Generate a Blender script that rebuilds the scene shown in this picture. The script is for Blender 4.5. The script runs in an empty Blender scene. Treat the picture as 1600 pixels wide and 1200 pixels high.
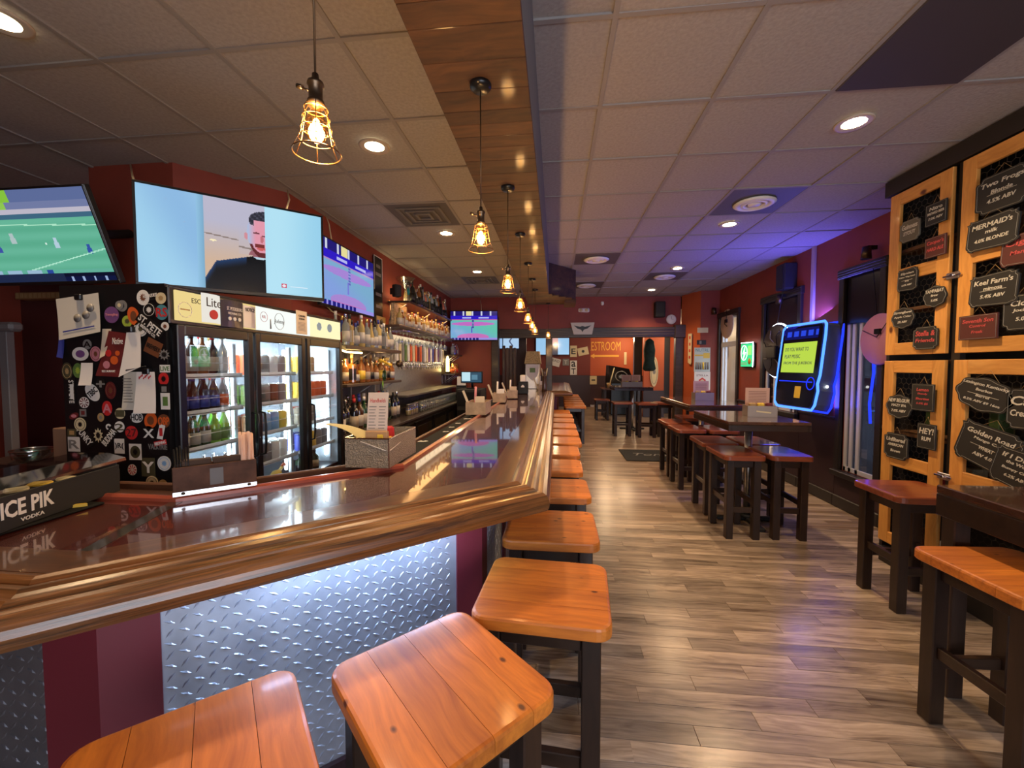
import bpy, math, random
from math import sin, cos, pi, atan, atan2, sqrt
from mathutils import Vector, Matrix
random.seed(7)
R = math.radians
S = bpy.context.scene
COL = S.collection
# ---------------------------------------------------------------- camera
FPX, EYE = 640.0, 1.57
yaw, pit = atan(68/FPX), atan(28/FPX)
fw = Vector((-sin(yaw)*cos(pit), cos(yaw)*cos(pit), -sin(pit)))
cam = bpy.data.cameras.new('camera'); camo = bpy.data.objects.new('camera', cam); COL.objects.link(camo)
cam.sensor_width = 36; cam.lens = 36*FPX/1600; cam.clip_start = .02; cam.clip_end = 200
camo.location = (0, 0, EYE); camo.rotation_euler = fw.to_track_quat('-Z', 'Y').to_euler(); S.camera = camo
# ---------------------------------------------------------------- world, exposure
S.view_settings.view_transform = 'Standard'; S.view_settings.look = 'None'; S.view_settings.gamma = 1
S.view_settings.use_curve_mapping = False
S.view_settings.exposure = 0.78
w = bpy.data.worlds.new('sky'); S.world = w; w.use_nodes = True
w.node_tree.nodes['Background'].inputs[0].default_value = (.85, .90, 1, 1)
w.node_tree.nodes['Background'].inputs[1].default_value = 2.3
def light(name, typ, loc, energy, color, size=.1, size_y=None, target=None, spot=None, blend=.6, spec=1.0):
    l = bpy.data.lights.new(name, typ); l.energy = energy; l.color = color
    if typ == 'AREA':
        l.size = size
        if size_y: l.shape = 'RECTANGLE'; l.size_y = size_y
    else: l.shadow_soft_size = size
    if spot: l.spot_size = R(spot); l.spot_blend = blend
    l.specular_factor = spec
    o = bpy.data.objects.new(name, l); COL.objects.link(o); o.location = loc
    if target is not None: o.rotation_euler = (Vector(target)-Vector(loc)).to_track_quat('-Z', 'Y').to_euler()
    return o
# daylight entering by the shopfront window behind the camera
light('window_daylight', 'AREA', (1.6, -2.35, 1.5), 36, (.80, .87, 1), 2.6, 1.9, (.1, 1.6, 1.45))
WARM = (1, .68, .38)
# ---------------------------------------------------------------- helpers: meshes
class MB:
    def __init__(s): s.v = []; s.f = []; s.sm = []
    def add(s, vs, fs, smooth=False):
        n = len(s.v); s.v += [tuple(p) for p in vs]; s.f += [tuple(i+n for i in f) for f in fs]; s.sm += [smooth]*len(fs); return s
    def box(s, x0, x1, y0, y1, z0, z1, b=0):
        if x1 < x0: x0, x1 = x1, x0
        if y1 < y0: y0, y1 = y1, y0
        if z1 < z0: z0, z1 = z1, z0
        if b <= 0:
            v = [(x, y, z) for z in (z0, z1) for y in (y0, y1) for x in (x0, x1)]
            return s.add(v, [(0,2,3,1), (4,5,7,6), (0,1,5,4), (2,6,7,3), (0,4,6,2), (1,3,7,5)])
        b = min(b, (x1-x0)*.45, (y1-y0)*.45, (z1-z0)*.45)
        X = (x0, x1); Y = (y0, y1); Z = (z0, z1); v = []; idx = {}
        for i in (0, 1):
            for j in (0, 1):
                for k in (0, 1):
                    sx, sy, sz = (1, -1)[i], (1, -1)[j], (1, -1)[k]
                    for a in range(3):
                        p = [X[i]+sx*b, Y[j]+sy*b, Z[k]+sz*b]; p[a] = (X[i], Y[j], Z[k])[a]
                        idx[i, j, k, a] = len(v); v.append(tuple(p))
        F = []
        for a in range(3):
            o = [q for q in range(3) if q != a]
            for side in (0, 1):
                ring = []
                for (p, q) in ((0,0), (1,0), (1,1), (0,1)):
                    c = [0,0,0]; c[a] = side; c[o[0]] = p; c[o[1]] = q; ring.append(idx[c[0], c[1], c[2], a])
                F.append(ring)
        for a in range(3):       # edges along axis a
            o = [q for q in range(3) if q != a]
            for p in (0, 1):
                for q in (0, 1):
                    c0 = [0,0,0]; c0[o[0]] = p; c0[o[1]] = q; c1 = list(c0); c1[a] = 1
                    F.append([idx[(*c0, o[0])], idx[(*c1, o[0])], idx[(*c1, o[1])], idx[(*c0, o[1])]])
        for i in (0, 1):
            for j in (0, 1):
                for k in (0, 1): F.append([idx[i,j,k,0], idx[i,j,k,1], idx[i,j,k,2]])
        c = Vector(((x0+x1)/2, (y0+y1)/2, (z0+z1)/2)); G = []
        for f in F:
            a, b_, d = (Vector(v[f[0]]), Vector(v[f[1]]), Vector(v[f[2]]))
            n = (b_-a).cross(d-a); m = sum((Vector(v[i]) for i in f), Vector())/len(f)
            G.append(tuple(f) if n.dot(m-c) > 0 else tuple(reversed(f)))
        return s.add(v, G)
    def cyl(s, p0, p1, r0, r1=None, n=12, cap=True, smooth=True):
        r1 = r0 if r1 is None else r1
        p0, p1 = Vector(p0), Vector(p1); d = (p1-p0).normalized()
        u = d.orthogonal().normalized(); w_ = d.cross(u)
        v = [p0+(u*cos(2*pi*i/n)+w_*sin(2*pi*i/n))*r0 for i in range(n)]+[p1+(u*cos(2*pi*i/n)+w_*sin(2*pi*i/n))*r1 for i in range(n)]
        s.add(v, [(i, (i+1) % n, n+(i+1) % n, n+i) for i in range(n)], smooth)
        if cap:
            k = len(s.v)-2*n
            s.f += [tuple(k+i for i in reversed(range(n))), tuple(k+n+i for i in range(n))]; s.sm += [False, False]
        return s
    def lathe(s, prof, c=(0,0,0), n=14, smooth=True):
        v = []; f = []; m = len(prof)
        for i in range(n):
            a = 2*pi*i/n
            for r, z in prof: v.append((c[0]+r*cos(a), c[1]+r*sin(a), c[2]+z))
        for i in range(n):
            for j in range(m-1): f.append((i*m+j, ((i+1) % n)*m+j, ((i+1) % n)*m+j+1, i*m+j+1))
        s.add(v, f, smooth)
        k = len(s.v)-n*m
        if abs(prof[0][0]-prof[-1][0]) < 1e-6: return s
        if prof[0][0] > 1e-5: s.f.append(tuple(k+i*m for i in reversed(range(n)))); s.sm.append(False)
        if prof[-1][0] > 1e-5: s.f.append(tuple(k+i*m+m-1 for i in range(n))); s.sm.append(False)
        return s
    def prism(s, poly, z0, z1):
        n = len(poly); a = sum(poly[i][0]*poly[(i+1) % n][1]-poly[(i+1) % n][0]*poly[i][1] for i in range(n))
        if a < 0: poly = poly[::-1]
        v = [(x, y, z0) for x, y in poly]+[(x, y, z1) for x, y in poly]
        return s.add(v, [tuple(reversed(range(n))), tuple(range(n, 2*n))]+[(i, (i+1) % n, n+(i+1) % n, n+i) for i in range(n)])
    def vprism(s, poly, y0, y1):   # polygon in x,z, thickness along y (y0 = front, smaller)
        n = len(poly); a = sum(poly[i][0]*poly[(i+1) % n][1]-poly[(i+1) % n][0]*poly[i][1] for i in range(n))
        if a < 0: poly = poly[::-1]
        v = [(x, y0, z) for x, z in poly]+[(x, y1, z) for x, z in poly]
        return s.add(v, [tuple(range(n)), tuple(reversed(range(n, 2*n)))]+[(i, n+i, n+(i+1) % n, (i+1) % n) for i in range(n)])
    def tube(s, pts, r, n=6, closed=False):
        pts = [Vector(p) for p in pts]; m = len(pts); v = []; u = None
        for i, p in enumerate(pts):
            if closed: d = pts[(i+1) % m]-pts[i-1]
            else: d = pts[min(i+1, m-1)]-pts[max(i-1, 0)]
            d.normalize()
            u = d.orthogonal() if u is None else u-d*u.dot(d)
            u.normalize(); w_ = d.cross(u)
            v += [p+(u*cos(2*pi*k/n)+w_*sin(2*pi*k/n))*r for k in range(n)]
        f = []
        for i in range(m if closed else m-1):
            j = (i+1) % m
            f += [(i*n+k, i*n+(k+1) % n, j*n+(k+1) % n, j*n+k) for k in range(n)]
        if not closed: f += [tuple(reversed(range(n))), tuple((m-1)*n+k for k in range(n))]
        return s.add(v, f, True)
    def sweep(s, line, prof, smooth=False):   # prof = (offset to the left of travel, z), closed profile
        line = [Vector((p[0], p[1])) for p in line]; v = []; m = len(prof)
        for i, p in enumerate(line):
            off = miter(line, i)
            for o, z in prof: q = p+off*o; v.append((q.x, q.y, z))
        f = []
        for i in range(len(line)-1):
            for k in range(m): f.append((i*m+k, i*m+(k+1) % m, (i+1)*m+(k+1) % m, (i+1)*m+k))
        f += [tuple(range(m)), tuple(reversed([(len(line)-1)*m+k for k in range(m)]))]
        return s.add(v, f, smooth)
    def quad(s, a, b, c, d): return s.add([a, b, c, d], [(0, 1, 2, 3)])
    def sphere(s, c, r, n=12, m=8, sz=1.0):
        return s.lathe([(r*sin(pi*j/m) if 0 < j < m else 0, -r*sz*cos(pi*j/m)) for j in range(m+1)], c, n)
    def mesh(s, name):
        me = bpy.data.meshes.new(name); me.from_pydata(s.v, [], s.f); me.polygons.foreach_set('use_smooth', s.sm); me.update(); return me
    def build(s, name, mat, parent=None, loc=None, rot=None):
        return put(s.mesh(name), name, mat, parent, loc, rot)
def miter(line, i):
    ds = []
    if i > 0: ds.append((line[i]-line[i-1]).normalized())
    if i < len(line)-1: ds.append((line[i+1]-line[i]).normalized())
    ns = [Vector((-d.y, d.x)) for d in ds]
    if len(ns) == 1: return ns[0]
    m = (ns[0]+ns[1]).normalized(); return m/max(.2, m.dot(ns[0]))
def offline(line, o):
    L = [Vector(p) for p in line]; return [tuple(L[i]+miter(L, i)*o) for i in range(len(L))]
def put(me, name, mat, parent=None, loc=None, rot=None):
    if mat is not None and not me.materials: me.materials.append(mat)
    o = bpy.data.objects.new(name, me); COL.objects.link(o)
    if parent is not None: o.parent = parent
    if loc is not None: o.location = loc
    if rot is not None: o.rotation_euler = rot
    return o
def thing(name, label, cat, loc=(0,0,0), rz=0, group=None):
    o = bpy.data.objects.new(name, None); COL.objects.link(o); o.empty_display_size = .05
    o.location = loc; o.rotation_euler = (0, 0, rz); return tag(o, label, cat, group)
def tag(o, label, cat, group=None):
    o['label'] = label; o['category'] = cat
    if group: o['group'] = group
    return o
def struct(o): o['kind'] = 'structure'; return o
def stuff(o): o['kind'] = 'stuff'; return o
def kids(o, K={}): return [c for c in o.children]
def dup(root, loc, rz, label, group=None):
    r = root.copy(); COL.objects.link(r); r.location = loc; r.rotation_euler = (0, 0, rz); r['label'] = label
    if group: r['group'] = group
    for ch in list(root.children):
        c = ch.copy(); COL.objects.link(c); c.parent = r
        for g in list(ch.children):
            d = g.copy(); COL.objects.link(d); d.parent = c
    return r
ORD = ['first','second','third','fourth','fifth','sixth','seventh','eighth','ninth','tenth','eleventh','twelfth','thirteenth','fourteenth','fifteenth','sixteenth','seventeenth','eighteenth','nineteenth','twentieth','twenty-first','twenty-second','twenty-third','twenty-fourth','twenty-fifth','twenty-sixth']
_tc = {}
def textmesh(s, wd=None, h=None, shear=0, bold=0):   # flat lettering in local x,z facing -y, centred
    k = (s, wd, h, shear, bold)
    if k in _tc: return _tc[k].copy()
    c = bpy.data.curves.new('lettering', 'FONT'); c.body = s; c.align_x = 'CENTER'; c.align_y = 'CENTER'; c.size = 1; c.shear = shear; c.resolution_u = 2; c.extrude = .004; c.offset = bold
    o = bpy.data.objects.new('tmp', c); me = bpy.data.meshes.new_from_object(o); bpy.data.objects.remove(o)
    xs = [v.co.x for v in me.vertices] or [0]; ys = [v.co.y for v in me.vertices] or [0]
    x0, x1, y0, y1 = min(xs), max(xs), min(ys), max(ys); W = x1-x0 or 1; H = y1-y0 or 1
    if wd is None: kx = ky = h/H
    elif h is None: kx = ky = wd/W
    else: kx, ky = wd/W, h/H
    for v in me.vertices:
        x, y, z = v.co; v.co = ((x-(x0+x1)/2)*kx, -z*.15, (y-(y0+y1)/2)*ky)
    me.update(); me.materials.clear(); _tc[k] = me
    return me.copy()
def text(s, mat, parent, loc, wd=None, h=None, shear=0, name='lettering', rot=None, bold=0):
    return put(textmesh(s, wd, h, shear, bold), name, mat, parent, loc, rot)
# pixel -> world on a plane of the real room (measuring the photograph)
rt = Vector((cos(yaw), sin(yaw), 0)); upv = rt.cross(fw); CP = Vector((0, 0, EYE))
def ray(x, y): return fw*FPX+rt*(x-800)-upv*(y-600)
def onX(x, y, X): v = ray(x, y); return CP+v*(X/v.x)
def onY(x, y, Y): v = ray(x, y); return CP+v*(Y/v.y)
def onZ(x, y, Z): v = ray(x, y); return CP+v*((Z-EYE)/v.z)
# ---------------------------------------------------------------- helpers: materials
def srgb(r, g, b):
    f = lambda c: ((c/255+.055)/1.055)**2.4 if c/255 > .04045 else c/255/12.92
    return (f(r), f(g), f(b), 1)
MC = {}
def pm(name, col, rough=.5, metal=0, coat=0, emit=None, es=1.0, coatr=.08, spec=.5, bump=None, var=0):
    if name in MC: return MC[name]
    m = bpy.data.materials.new(name); m.use_nodes = True; nt = m.node_tree; p = nt.nodes['Principled BSDF']
    col = tuple(col) if len(col) == 4 else (*col, 1)
    p.inputs['Base Color'].default_value = col; p.inputs['Roughness'].default_value = rough; p.inputs['Metallic'].default_value = metal
    p.inputs['Coat Weight'].default_value = coat; p.inputs['Coat Roughness'].default_value = coatr
    p.inputs['Specular IOR Level'].default_value = spec
    if emit: p.inputs['Emission Color'].default_value = (*emit[:3], 1); p.inputs['Emission Strength'].default_value = es
    if var or bump:
        tc = nt.nodes.new('ShaderNodeTexCoord'); nz = nt.nodes.new('ShaderNodeTexNoise'); nz.inputs['Scale'].default_value = (bump or (6, 0))[0]; nz.inputs['Detail'].default_value = 4
        nt.links.new(tc.outputs['Object'], nz.inputs['Vector'])
        if var:
            hs = nt.nodes.new('ShaderNodeMix'); hs.data_type = 'RGBA'; hs.blend_type = 'MULTIPLY'; hs.inputs[0].default_value = 1
            mr = nt.nodes.new('ShaderNodeMapRange'); mr.inputs[1].default_value = .3; mr.inputs[2].default_value = .7; mr.inputs[3].default_value = 1-var; mr.inputs[4].default_value = 1+var
            nt.links.new(nz.outputs[0], mr.inputs[0]); nt.links.new(mr.outputs[0], hs.inputs[7]); hs.inputs[6].default_value = col; nt.links.new(hs.outputs[2], p.inputs['Base Color'])
        if bump and bump[1]:
            b = nt.nodes.new('ShaderNodeBump'); b.inputs['Strength'].default_value = bump[1]; b.inputs['Distance'].default_value = .01
            nt.links.new(nz.outputs[0], b.inputs['Height']); nt.links.new(b.outputs[0], p.inputs['Normal'])
    MC[name] = m; return m
def em(name, col, s):
    if name in MC: return MC[name]
    m = bpy.data.materials.new(name); m.use_nodes = True; nt = m.node_tree; nt.nodes.clear()
    e = nt.nodes.new('ShaderNodeEmission'); o = nt.nodes.new('ShaderNodeOutputMaterial'); e.inputs[0].default_value = (*col[:3], 1); e.inputs[1].default_value = s
    nt.links.new(e.outputs[0], o.inputs[0]); MC[name] = m; return m
def glassm(name, tint=(1,1,1), refl=.5, rough=.02, alpha=.08):
    m = bpy.data.materials.new(name); m.use_nodes = True; nt = m.node_tree; nt.nodes.clear(); N = nt.nodes.new
    t = N('ShaderNodeBsdfTransparent'); t.inputs[0].default_value = (*tint, 1); g = N('ShaderNodeBsdfGlossy'); g.inputs['Roughness'].default_value = rough
    lw = N('ShaderNodeLayerWeight'); lw.inputs[0].default_value = .25; mr = N('ShaderNodeMapRange'); mr.inputs[3].default_value = alpha; mr.inputs[4].default_value = refl
    mx = N('ShaderNodeMixShader'); o = N('ShaderNodeOutputMaterial')
    nt.links.new(lw.outputs['Facing'], mr.inputs[0]); nt.links.new(mr.outputs[0], mx.inputs[0]); nt.links.new(t.outputs[0], mx.inputs[1]); nt.links.new(g.outputs[0], mx.inputs[2]); nt.links.new(mx.outputs[0], o.inputs[0])
    return m
def wood(name, c_dark, c_light, axis='x', scale=1.0, rough=.35, coat=0, knots=0, streak=14, contrast=1.0, bump=.1, rnd=True, hue=0, coatr=.1):
    """long grain along the given object axis, a random tone per object, sparse knots"""
    m = bpy.data.materials.new(name); m.use_nodes = True; nt = m.node_tree; p = nt.nodes['Principled BSDF']; N = nt.nodes.new; L = nt.links.new
    tc = N('ShaderNodeTexCoord'); oi = N('ShaderNodeObjectInfo'); add = N('ShaderNodeVectorMath'); add.operation = 'ADD'
    cx = N('ShaderNodeCombineXYZ'); mul = N('ShaderNodeMath'); mul.operation = 'MULTIPLY'; mul.inputs[1].default_value = 37.0
    L(oi.outputs['Random'], mul.inputs[0])
    for i in range(3): L(mul.outputs[0], cx.inputs[i])
    L(tc.outputs['Object'], add.inputs[0])
    if rnd: L(cx.outputs[0], add.inputs[1])
    # gentle warp, stronger near knots
    mp = N('ShaderNodeMapping'); a = {'x': 0, 'y': 1, 'z': 2}[axis]; sc = [streak*scale]*3; sc[a] = .9*scale; mp.inputs['Scale'].default_value = sc
    wz = N('ShaderNodeTexNoise'); wz.inputs['Scale'].default_value = 3*scale; wz.inputs['Detail'].default_value = 2
    L(add.outputs[0], wz.inputs['Vector'])
    wm = N('ShaderNodeVectorMath'); wm.operation = 'SCALE'; wm.inputs['Scale'].default_value = .9/streak/scale; L(wz.outputs['Color'], wm.inputs[0])
    ad2 = N('ShaderNodeVectorMath'); ad2.operation = 'ADD'; L(add.outputs[0], ad2.inputs[0]); L(wm.outputs[0], ad2.inputs[1]); L(ad2.outputs[0], mp.inputs['Vector'])
    n1 = N('ShaderNodeTexNoise'); n1.inputs['Scale'].default_value = 1.6; n1.inputs['Detail'].default_value = 7; n1.inputs['Roughness'].default_value = .62; L(mp.outputs[0], n1.inputs['Vector'])
    mp2 = N('ShaderNodeMapping'); s2 = [streak*5*scale]*3; s2[a] = 2.2*scale; mp2.inputs['Scale'].default_value = s2; L(ad2.outputs[0], mp2.inputs['Vector'])
    n2 = N('ShaderNodeTexNoise'); n2.inputs['Scale'].default_value = 1.5; n2.inputs['Detail'].default_value = 3; L(mp2.outputs[0], n2.inputs['Vector'])
    mix = N('ShaderNodeMath'); mix.operation = 'MULTIPLY_ADD'; mix.inputs[1].default_value = .35; L(n2.outputs[0], mix.inputs[0])
    m3 = N('ShaderNodeMath'); m3.operation = 'MULTIPLY'; m3.inputs[1].default_value = .68; L(n1.outputs[0], m3.inputs[0]); L(m3.outputs[0], mix.inputs[2])
    cr = N('ShaderNodeMapRange'); cr.inputs[1].default_value = .5-.2/contrast; cr.inputs[2].default_value = .5+.2/contrast; L(mix.outputs[0], cr.inputs[0])
    rgb = N('ShaderNodeMix'); rgb.data_type = 'RGBA'; rgb.inputs[6].default_value = (*c_dark[:3], 1); rgb.inputs[7].default_value = (*c_light[:3], 1); L(cr.outputs[0], rgb.inputs[0])
    out = rgb.outputs[2]
    if rnd and hue:
        hv = N('ShaderNodeHueSaturation'); vr = N('ShaderNodeMapRange'); vr.inputs[3].default_value = 1-hue; vr.inputs[4].default_value = 1+hue
        L(oi.outputs['Random'], vr.inputs[0]); L(vr.outputs[0], hv.inputs['Value']); L(out, hv.inputs['Color']); out = hv.outputs[0]
    if knots:
        vo = N('ShaderNodeTexVoronoi'); vo.inputs['Scale'].default_value = knots; vo.inputs['Randomness'].default_value = 1
        km = N('ShaderNodeMapping'); ks = [1.6]*3; ks[a] = 1.0; km.inputs['Scale'].default_value = ks; L(add.outputs[0], km.inputs['Vector']); L(km.outputs[0], vo.inputs['Vector'])
        kr = N('ShaderNodeMapRange'); kr.inputs[1].default_value = .07; kr.inputs[2].default_value = .14; kr.inputs[3].default_value = 1; kr.inputs[4].default_value = 0; L(vo.outputs['Distance'], kr.inputs[0])
        gt = N('ShaderNodeMath'); gt.operation = 'GREATER_THAN'; gt.inputs[1].default_value = .45; sx = N('ShaderNodeSeparateColor'); L(vo.outputs['Color'], sx.inputs[0]); L(sx.outputs[0], gt.inputs[0])
        kk = N('ShaderNodeMath'); kk.operation = 'MULTIPLY'; L(kr.outputs[0], kk.inputs[0]); L(gt.outputs[0], kk.inputs[1])
        k2 = N('ShaderNodeMix'); k2.data_type = 'RGBA'; k2.inputs[7].default_value = (c_dark[0]*.25, c_dark[1]*.15, c_dark[2]*.15, 1); L(kk.outputs[0], k2.inputs[0]); L(out, k2.inputs[6]); out = k2.outputs[2]
    L(out, p.inputs['Base Color']); p.inputs['Roughness'].default_value = rough; p.inputs['Coat Weight'].default_value = coat; p.inputs['Coat Roughness'].default_value = coatr
    if bump:
        b = N('ShaderNodeBump'); b.inputs['Strength'].default_value = bump; b.inputs['Distance'].default_value = .004; L(mix.outputs[0], b.inputs['Height']); L(b.outputs[0], p.inputs['Normal'])
    MC[name] = m; return m
PINE = wood('varnished_pine', (.36,.085,.010), (.78,.25,.028), 'x', 1.0, .48, .15, 9.0, 10, 1.05, .05, True, .14, .12)
PINEV = wood('pine_upright', (.50,.21,.04), (.80,.40,.10), 'z', 1.0, .5, .15, 4.0, 9, 1.0, .06, True, .1)
PINEH = wood('pine_crosswise', (.50,.21,.04), (.80,.40,.10), 'y', 1.0, .5, .15, 4.0, 9, 1.0, .06, True, .1)
DARKW = wood('dark_stained_wood', (.010,.005,.0035), (.036,.017,.010), 'z', 1.0, .4, .15, 0, 10, 1.0, .1, True, .2)
DARKH = wood('dark_stained_wood_flat', (.010,.005,.0035), (.038,.018,.010), 'x', 1.0, .35, .2, 0, 10, 1.0, .1, True, .2)
REDTOP = wood('cherry_stained_wood', (.14,.030,.014), (.30,.075,.03), 'x', 1.0, .3, .6, 0, 8, 1.0, .05, True, .12, .1)
BARTOP = wood('wine_red_bar_top', (.040,.006,.004), (.085,.013,.007), 'y', .6, .22, 1.0, 0, 6, 1.0, .02, False, 0, .03)
OAK = wood('oak_moulding', (.022,.009,.003), (.25,.10,.028), 'x', 1.0, .34, .5, 0, 30, 1.5, .5, False, 0, .2)
SOFFIT = wood('rustic_board', (.012,.005,.003), (.085,.034,.012), 'x', 1.0, .75, .05, 0, 6, 1.1, .3, True, .3)
PLANK = wood('grey_brown_plank', (.095,.064,.046), (.50,.395,.30), 'x', .8, .26, .22, 0, 12, 1.25, .06, True, .34, .22)
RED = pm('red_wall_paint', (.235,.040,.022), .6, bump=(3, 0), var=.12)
ORANGE = pm('orange_wall_paint', (.42,.085,.026), .6)
MAROON = pm('maroon_paint', (.16,.018,.03), .45)
DARKMAR = pm('dark_wainscot', (.032,.012,.016), .45)
BLACK = pm('black_plastic', (.007,.007,.008), .3, spec=.35)
MATTE = pm('matte_black', (.010,.010,.011), .7)
BLKTRIM = pm('black_painted_trim', (.022,.017,.016), .4)
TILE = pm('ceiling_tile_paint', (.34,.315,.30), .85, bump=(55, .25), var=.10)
GRID = pm('ceiling_grid_paint', (.27,.25,.24), .7)
GREYT = pm('grey_vent_panel', (.10,.09,.09), .6)
DKTILE = pm('charcoal_ceiling_panel', (.045,.038,.045), .7)
WHITE = pm('white_plastic', (.75,.74,.70), .45)
CHROME = pm('chrome', (.75,.75,.76), .15, 1)
STEEL = pm('brushed_steel', (.55,.54,.52), .33, 1, bump=(30, 0), var=.1)
BRASSY = pm('aged_bronze', (.10,.07,.045), .35, .9)
GREYP = pm('grey_paint', (.13,.13,.14), .6)
PAPER = pm('white_paper', (.72,.68,.63), .8)
CREAM = pm('cream_paper', (.62,.52,.38), .8)
CARD = pm('kraft_card', (.42,.25,.12), .8)
GLASS = glassm('clear_glass', (.93,.96,.97), .45, .02, .05)
PANET = glassm('patio_shade_pane', (.16,.17,.20), .4, .01, .04)  # dark tint in the glass stands for the shaded patio outside
PANE = glassm('window_pane', (.96,.98,.99), .15, .01, .03)
CLEARG = glassm('drinking_glass', (.80,.84,.85), .85, .06, .16)
def col(name, c, rough=.45, **k): return pm(name, srgb(*c), rough, **k)
C = dict(red=col('red_ink', (185,40,40)), orange=col('orange_ink', (205,90,35)), green=col('green_ink', (90,120,60)), blue=col('blue_ink', (50,60,140)), white=col('white_ink', (215,212,205)),
  cream=col('cream_ink', (205,190,150)), grey=col('grey_ink', (120,118,115)), black=col('black_ink', (15,15,16)), pink=col('pink_ink', (190,120,130)), brown=col('brown_ink', (110,65,40)),
  yellow=col('yellow_ink', (215,180,60)), lime=col('lime_ink', (150,170,60)), purple=col('purple_ink', (110,70,120)), maroon=col('maroon_ink', (100,35,35)), teal=col('teal_ink', (70,130,140)), tan=col('tan_ink', (165,135,90)),
  olive=col('olive_ink', (75,72,50)), sky=col('pale_blue_ink', (120,160,200)))
CHALK = pm('white_chalk_paint', (.62,.60,.52), .8); CHALKR = pm('red_chalk_paint', (.55,.08,.08), .8); SLATE = pm('chalkboard_black', (.018,.018,.017), .6)
SLATEG = pm('chalkboard_grey', (.14,.13,.10), .6); SLATER = pm('chalkboard_maroon', (.09,.022,.018), .6)
# ================================================================ the room
H = 3.03
XL, XR = -2.25, 3.15
# floor -----------------------------------------------------------
def floor_mat():
    m = bpy.data.materials.new('laid_plank_floor'); m.use_nodes = True; nt = m.node_tree; p = nt.nodes['Principled BSDF']; N = nt.nodes.new; L = nt.links.new
    tc = N('ShaderNodeTexCoord'); br = N('ShaderNodeTexBrick'); br.inputs['Scale'].default_value = 1; br.inputs['Brick Width'].default_value = .75; br.inputs['Row Height'].default_value = .075; br.inputs['Mortar Size'].default_value = .0008
    br.inputs['Color1'].default_value = (.20,.135,.09,1); br.inputs['Color2'].default_value = (.46,.35,.26,1); br.inputs['Mortar'].default_value = (.07,.05,.035,1); br.offset = .37; br.inputs['Bias'].default_value = 0
    L(tc.outputs['Object'], br.inputs['Vector'])
    mp = N('ShaderNodeMapping'); mp.inputs['Scale'].default_value = (1, 22, 1); L(tc.outputs['Object'], mp.inputs['Vector']); nz = N('ShaderNodeTexNoise'); nz.inputs['Scale'].default_value = 1.3; nz.inputs['Detail'].default_value = 5; L(mp.outputs[0], nz.inputs['Vector'])
    mr = N('ShaderNodeMapRange'); mr.inputs[1].default_value = .3; mr.inputs[2].default_value = .7; mr.inputs[3].default_value = .6; mr.inputs[4].default_value = 1.3; L(nz.outputs[0], mr.inputs[0])
    mx = N('ShaderNodeMix'); mx.data_type = 'RGBA'; mx.blend_type = 'MULTIPLY'; mx.inputs[0].default_value = 1; L(br.outputs[0], mx.inputs[6]); L(mr.outputs[0], mx.inputs[7]); L(mx.outputs[2], p.inputs['Base Color'])
    p.inputs['Roughness'].default_value = .3; p.inputs['Coat Weight'].default_value = .22; p.inputs['Coat Roughness'].default_value = .22
    return m
fl = struct(MB().box(-5, 5.2, -2.6, 17.2, -.12, -.004).build('floor', floor_mat()))
PL = MB().box(0, .72, 0, .0738, -.0035, 0, .0008).mesh('plank'); PL.materials.append(PLANK)
PLs = {}
# planks: strips 0.075 wide near, laid in staggered rows
n_ = 0; y = 1.2; r_ = 0
while y < 4.2:
    x = -.05+((r_*.287) % .78)-.78; 
    while x < 3.08:
        x0 = max(x, -.3); x1 = min(x+.78, 3.09)
        if x1-x0 > .06:
            k = round(x1-x0, 2)
            if k not in PLs:
                PLs[k] = MB().box(0, k-.0015, 0, .0985, -.0038, 0, .0008).mesh('plank'); PLs[k].materials.append(PLANK)
            put(PLs[k], 'plank', None, fl, (x0, y, 0)); n_ += 1
        x += .78
    y += .1; r_ += 1
# ceiling -------------------------------------------------------------
ce = struct(MB().box(-5, 3.22, -2.6, 9.1, H+.03, H+.1).box(-5, 5.2, 9.1, 17.2, H+.03, H+.1).build('ceiling', pm('ceiling_void', (.05,.045,.045), .9)))
gx0, gy0, P = .242, 1.805, .605
tm = MB().box(.008, P-.008, .008, P-.008, 0, .012, .004).mesh('ceiling_tile'); tm.materials.append(TILE)
special = {}   # (i,j) cells holding vents / dark panels
def cell(x, y): return (round((x-gx0)/P-.5), round((y-gy0)/P-.5))
for x, y in [(1.76,3.93), (.55,5.75), (.55,7.57), (1.76,7.0), (-1.26,3.9), (-1.26,6.9)]: special[cell(x, y)] = 'vent'
for j in (-1, -2): special[(2, cell(1.7, 2.1)[1]+j+1)] = 'dark'
def in_soffit(x): return -.44 <= x <= -.10
for i in range(-8, 5):
    for j in range(-6, 12):
        if (i, j) in special: continue
        x, y = gx0+i*P, gy0+j*P
        if x < -5 or (x < -3.4 and y > 3) or (x+P > 3.2 and False): continue
        if x > 3.1: continue
        rx, ry = random.uniform(-.004, .004), random.uniform(-.004, .004)
        put(tm, 'ceiling_tile', None, ce, (x, y, H+random.uniform(-.001, .004)), (rx, ry, 0))
for i in range(-8, 6):
    x = gx0+i*P
    if x < XR: MB().box(x-.012, x+.012, -2.4, 8.95, H-.006, H+.02).build('grid_runner', GRID, ce)
for j in range(-6, 12):
    y = gy0+j*P; MB().box(-4.9, XR, y-.012, y+.012, H-.005, H+.018).build('cross_tee', GRID, ce)
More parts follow.
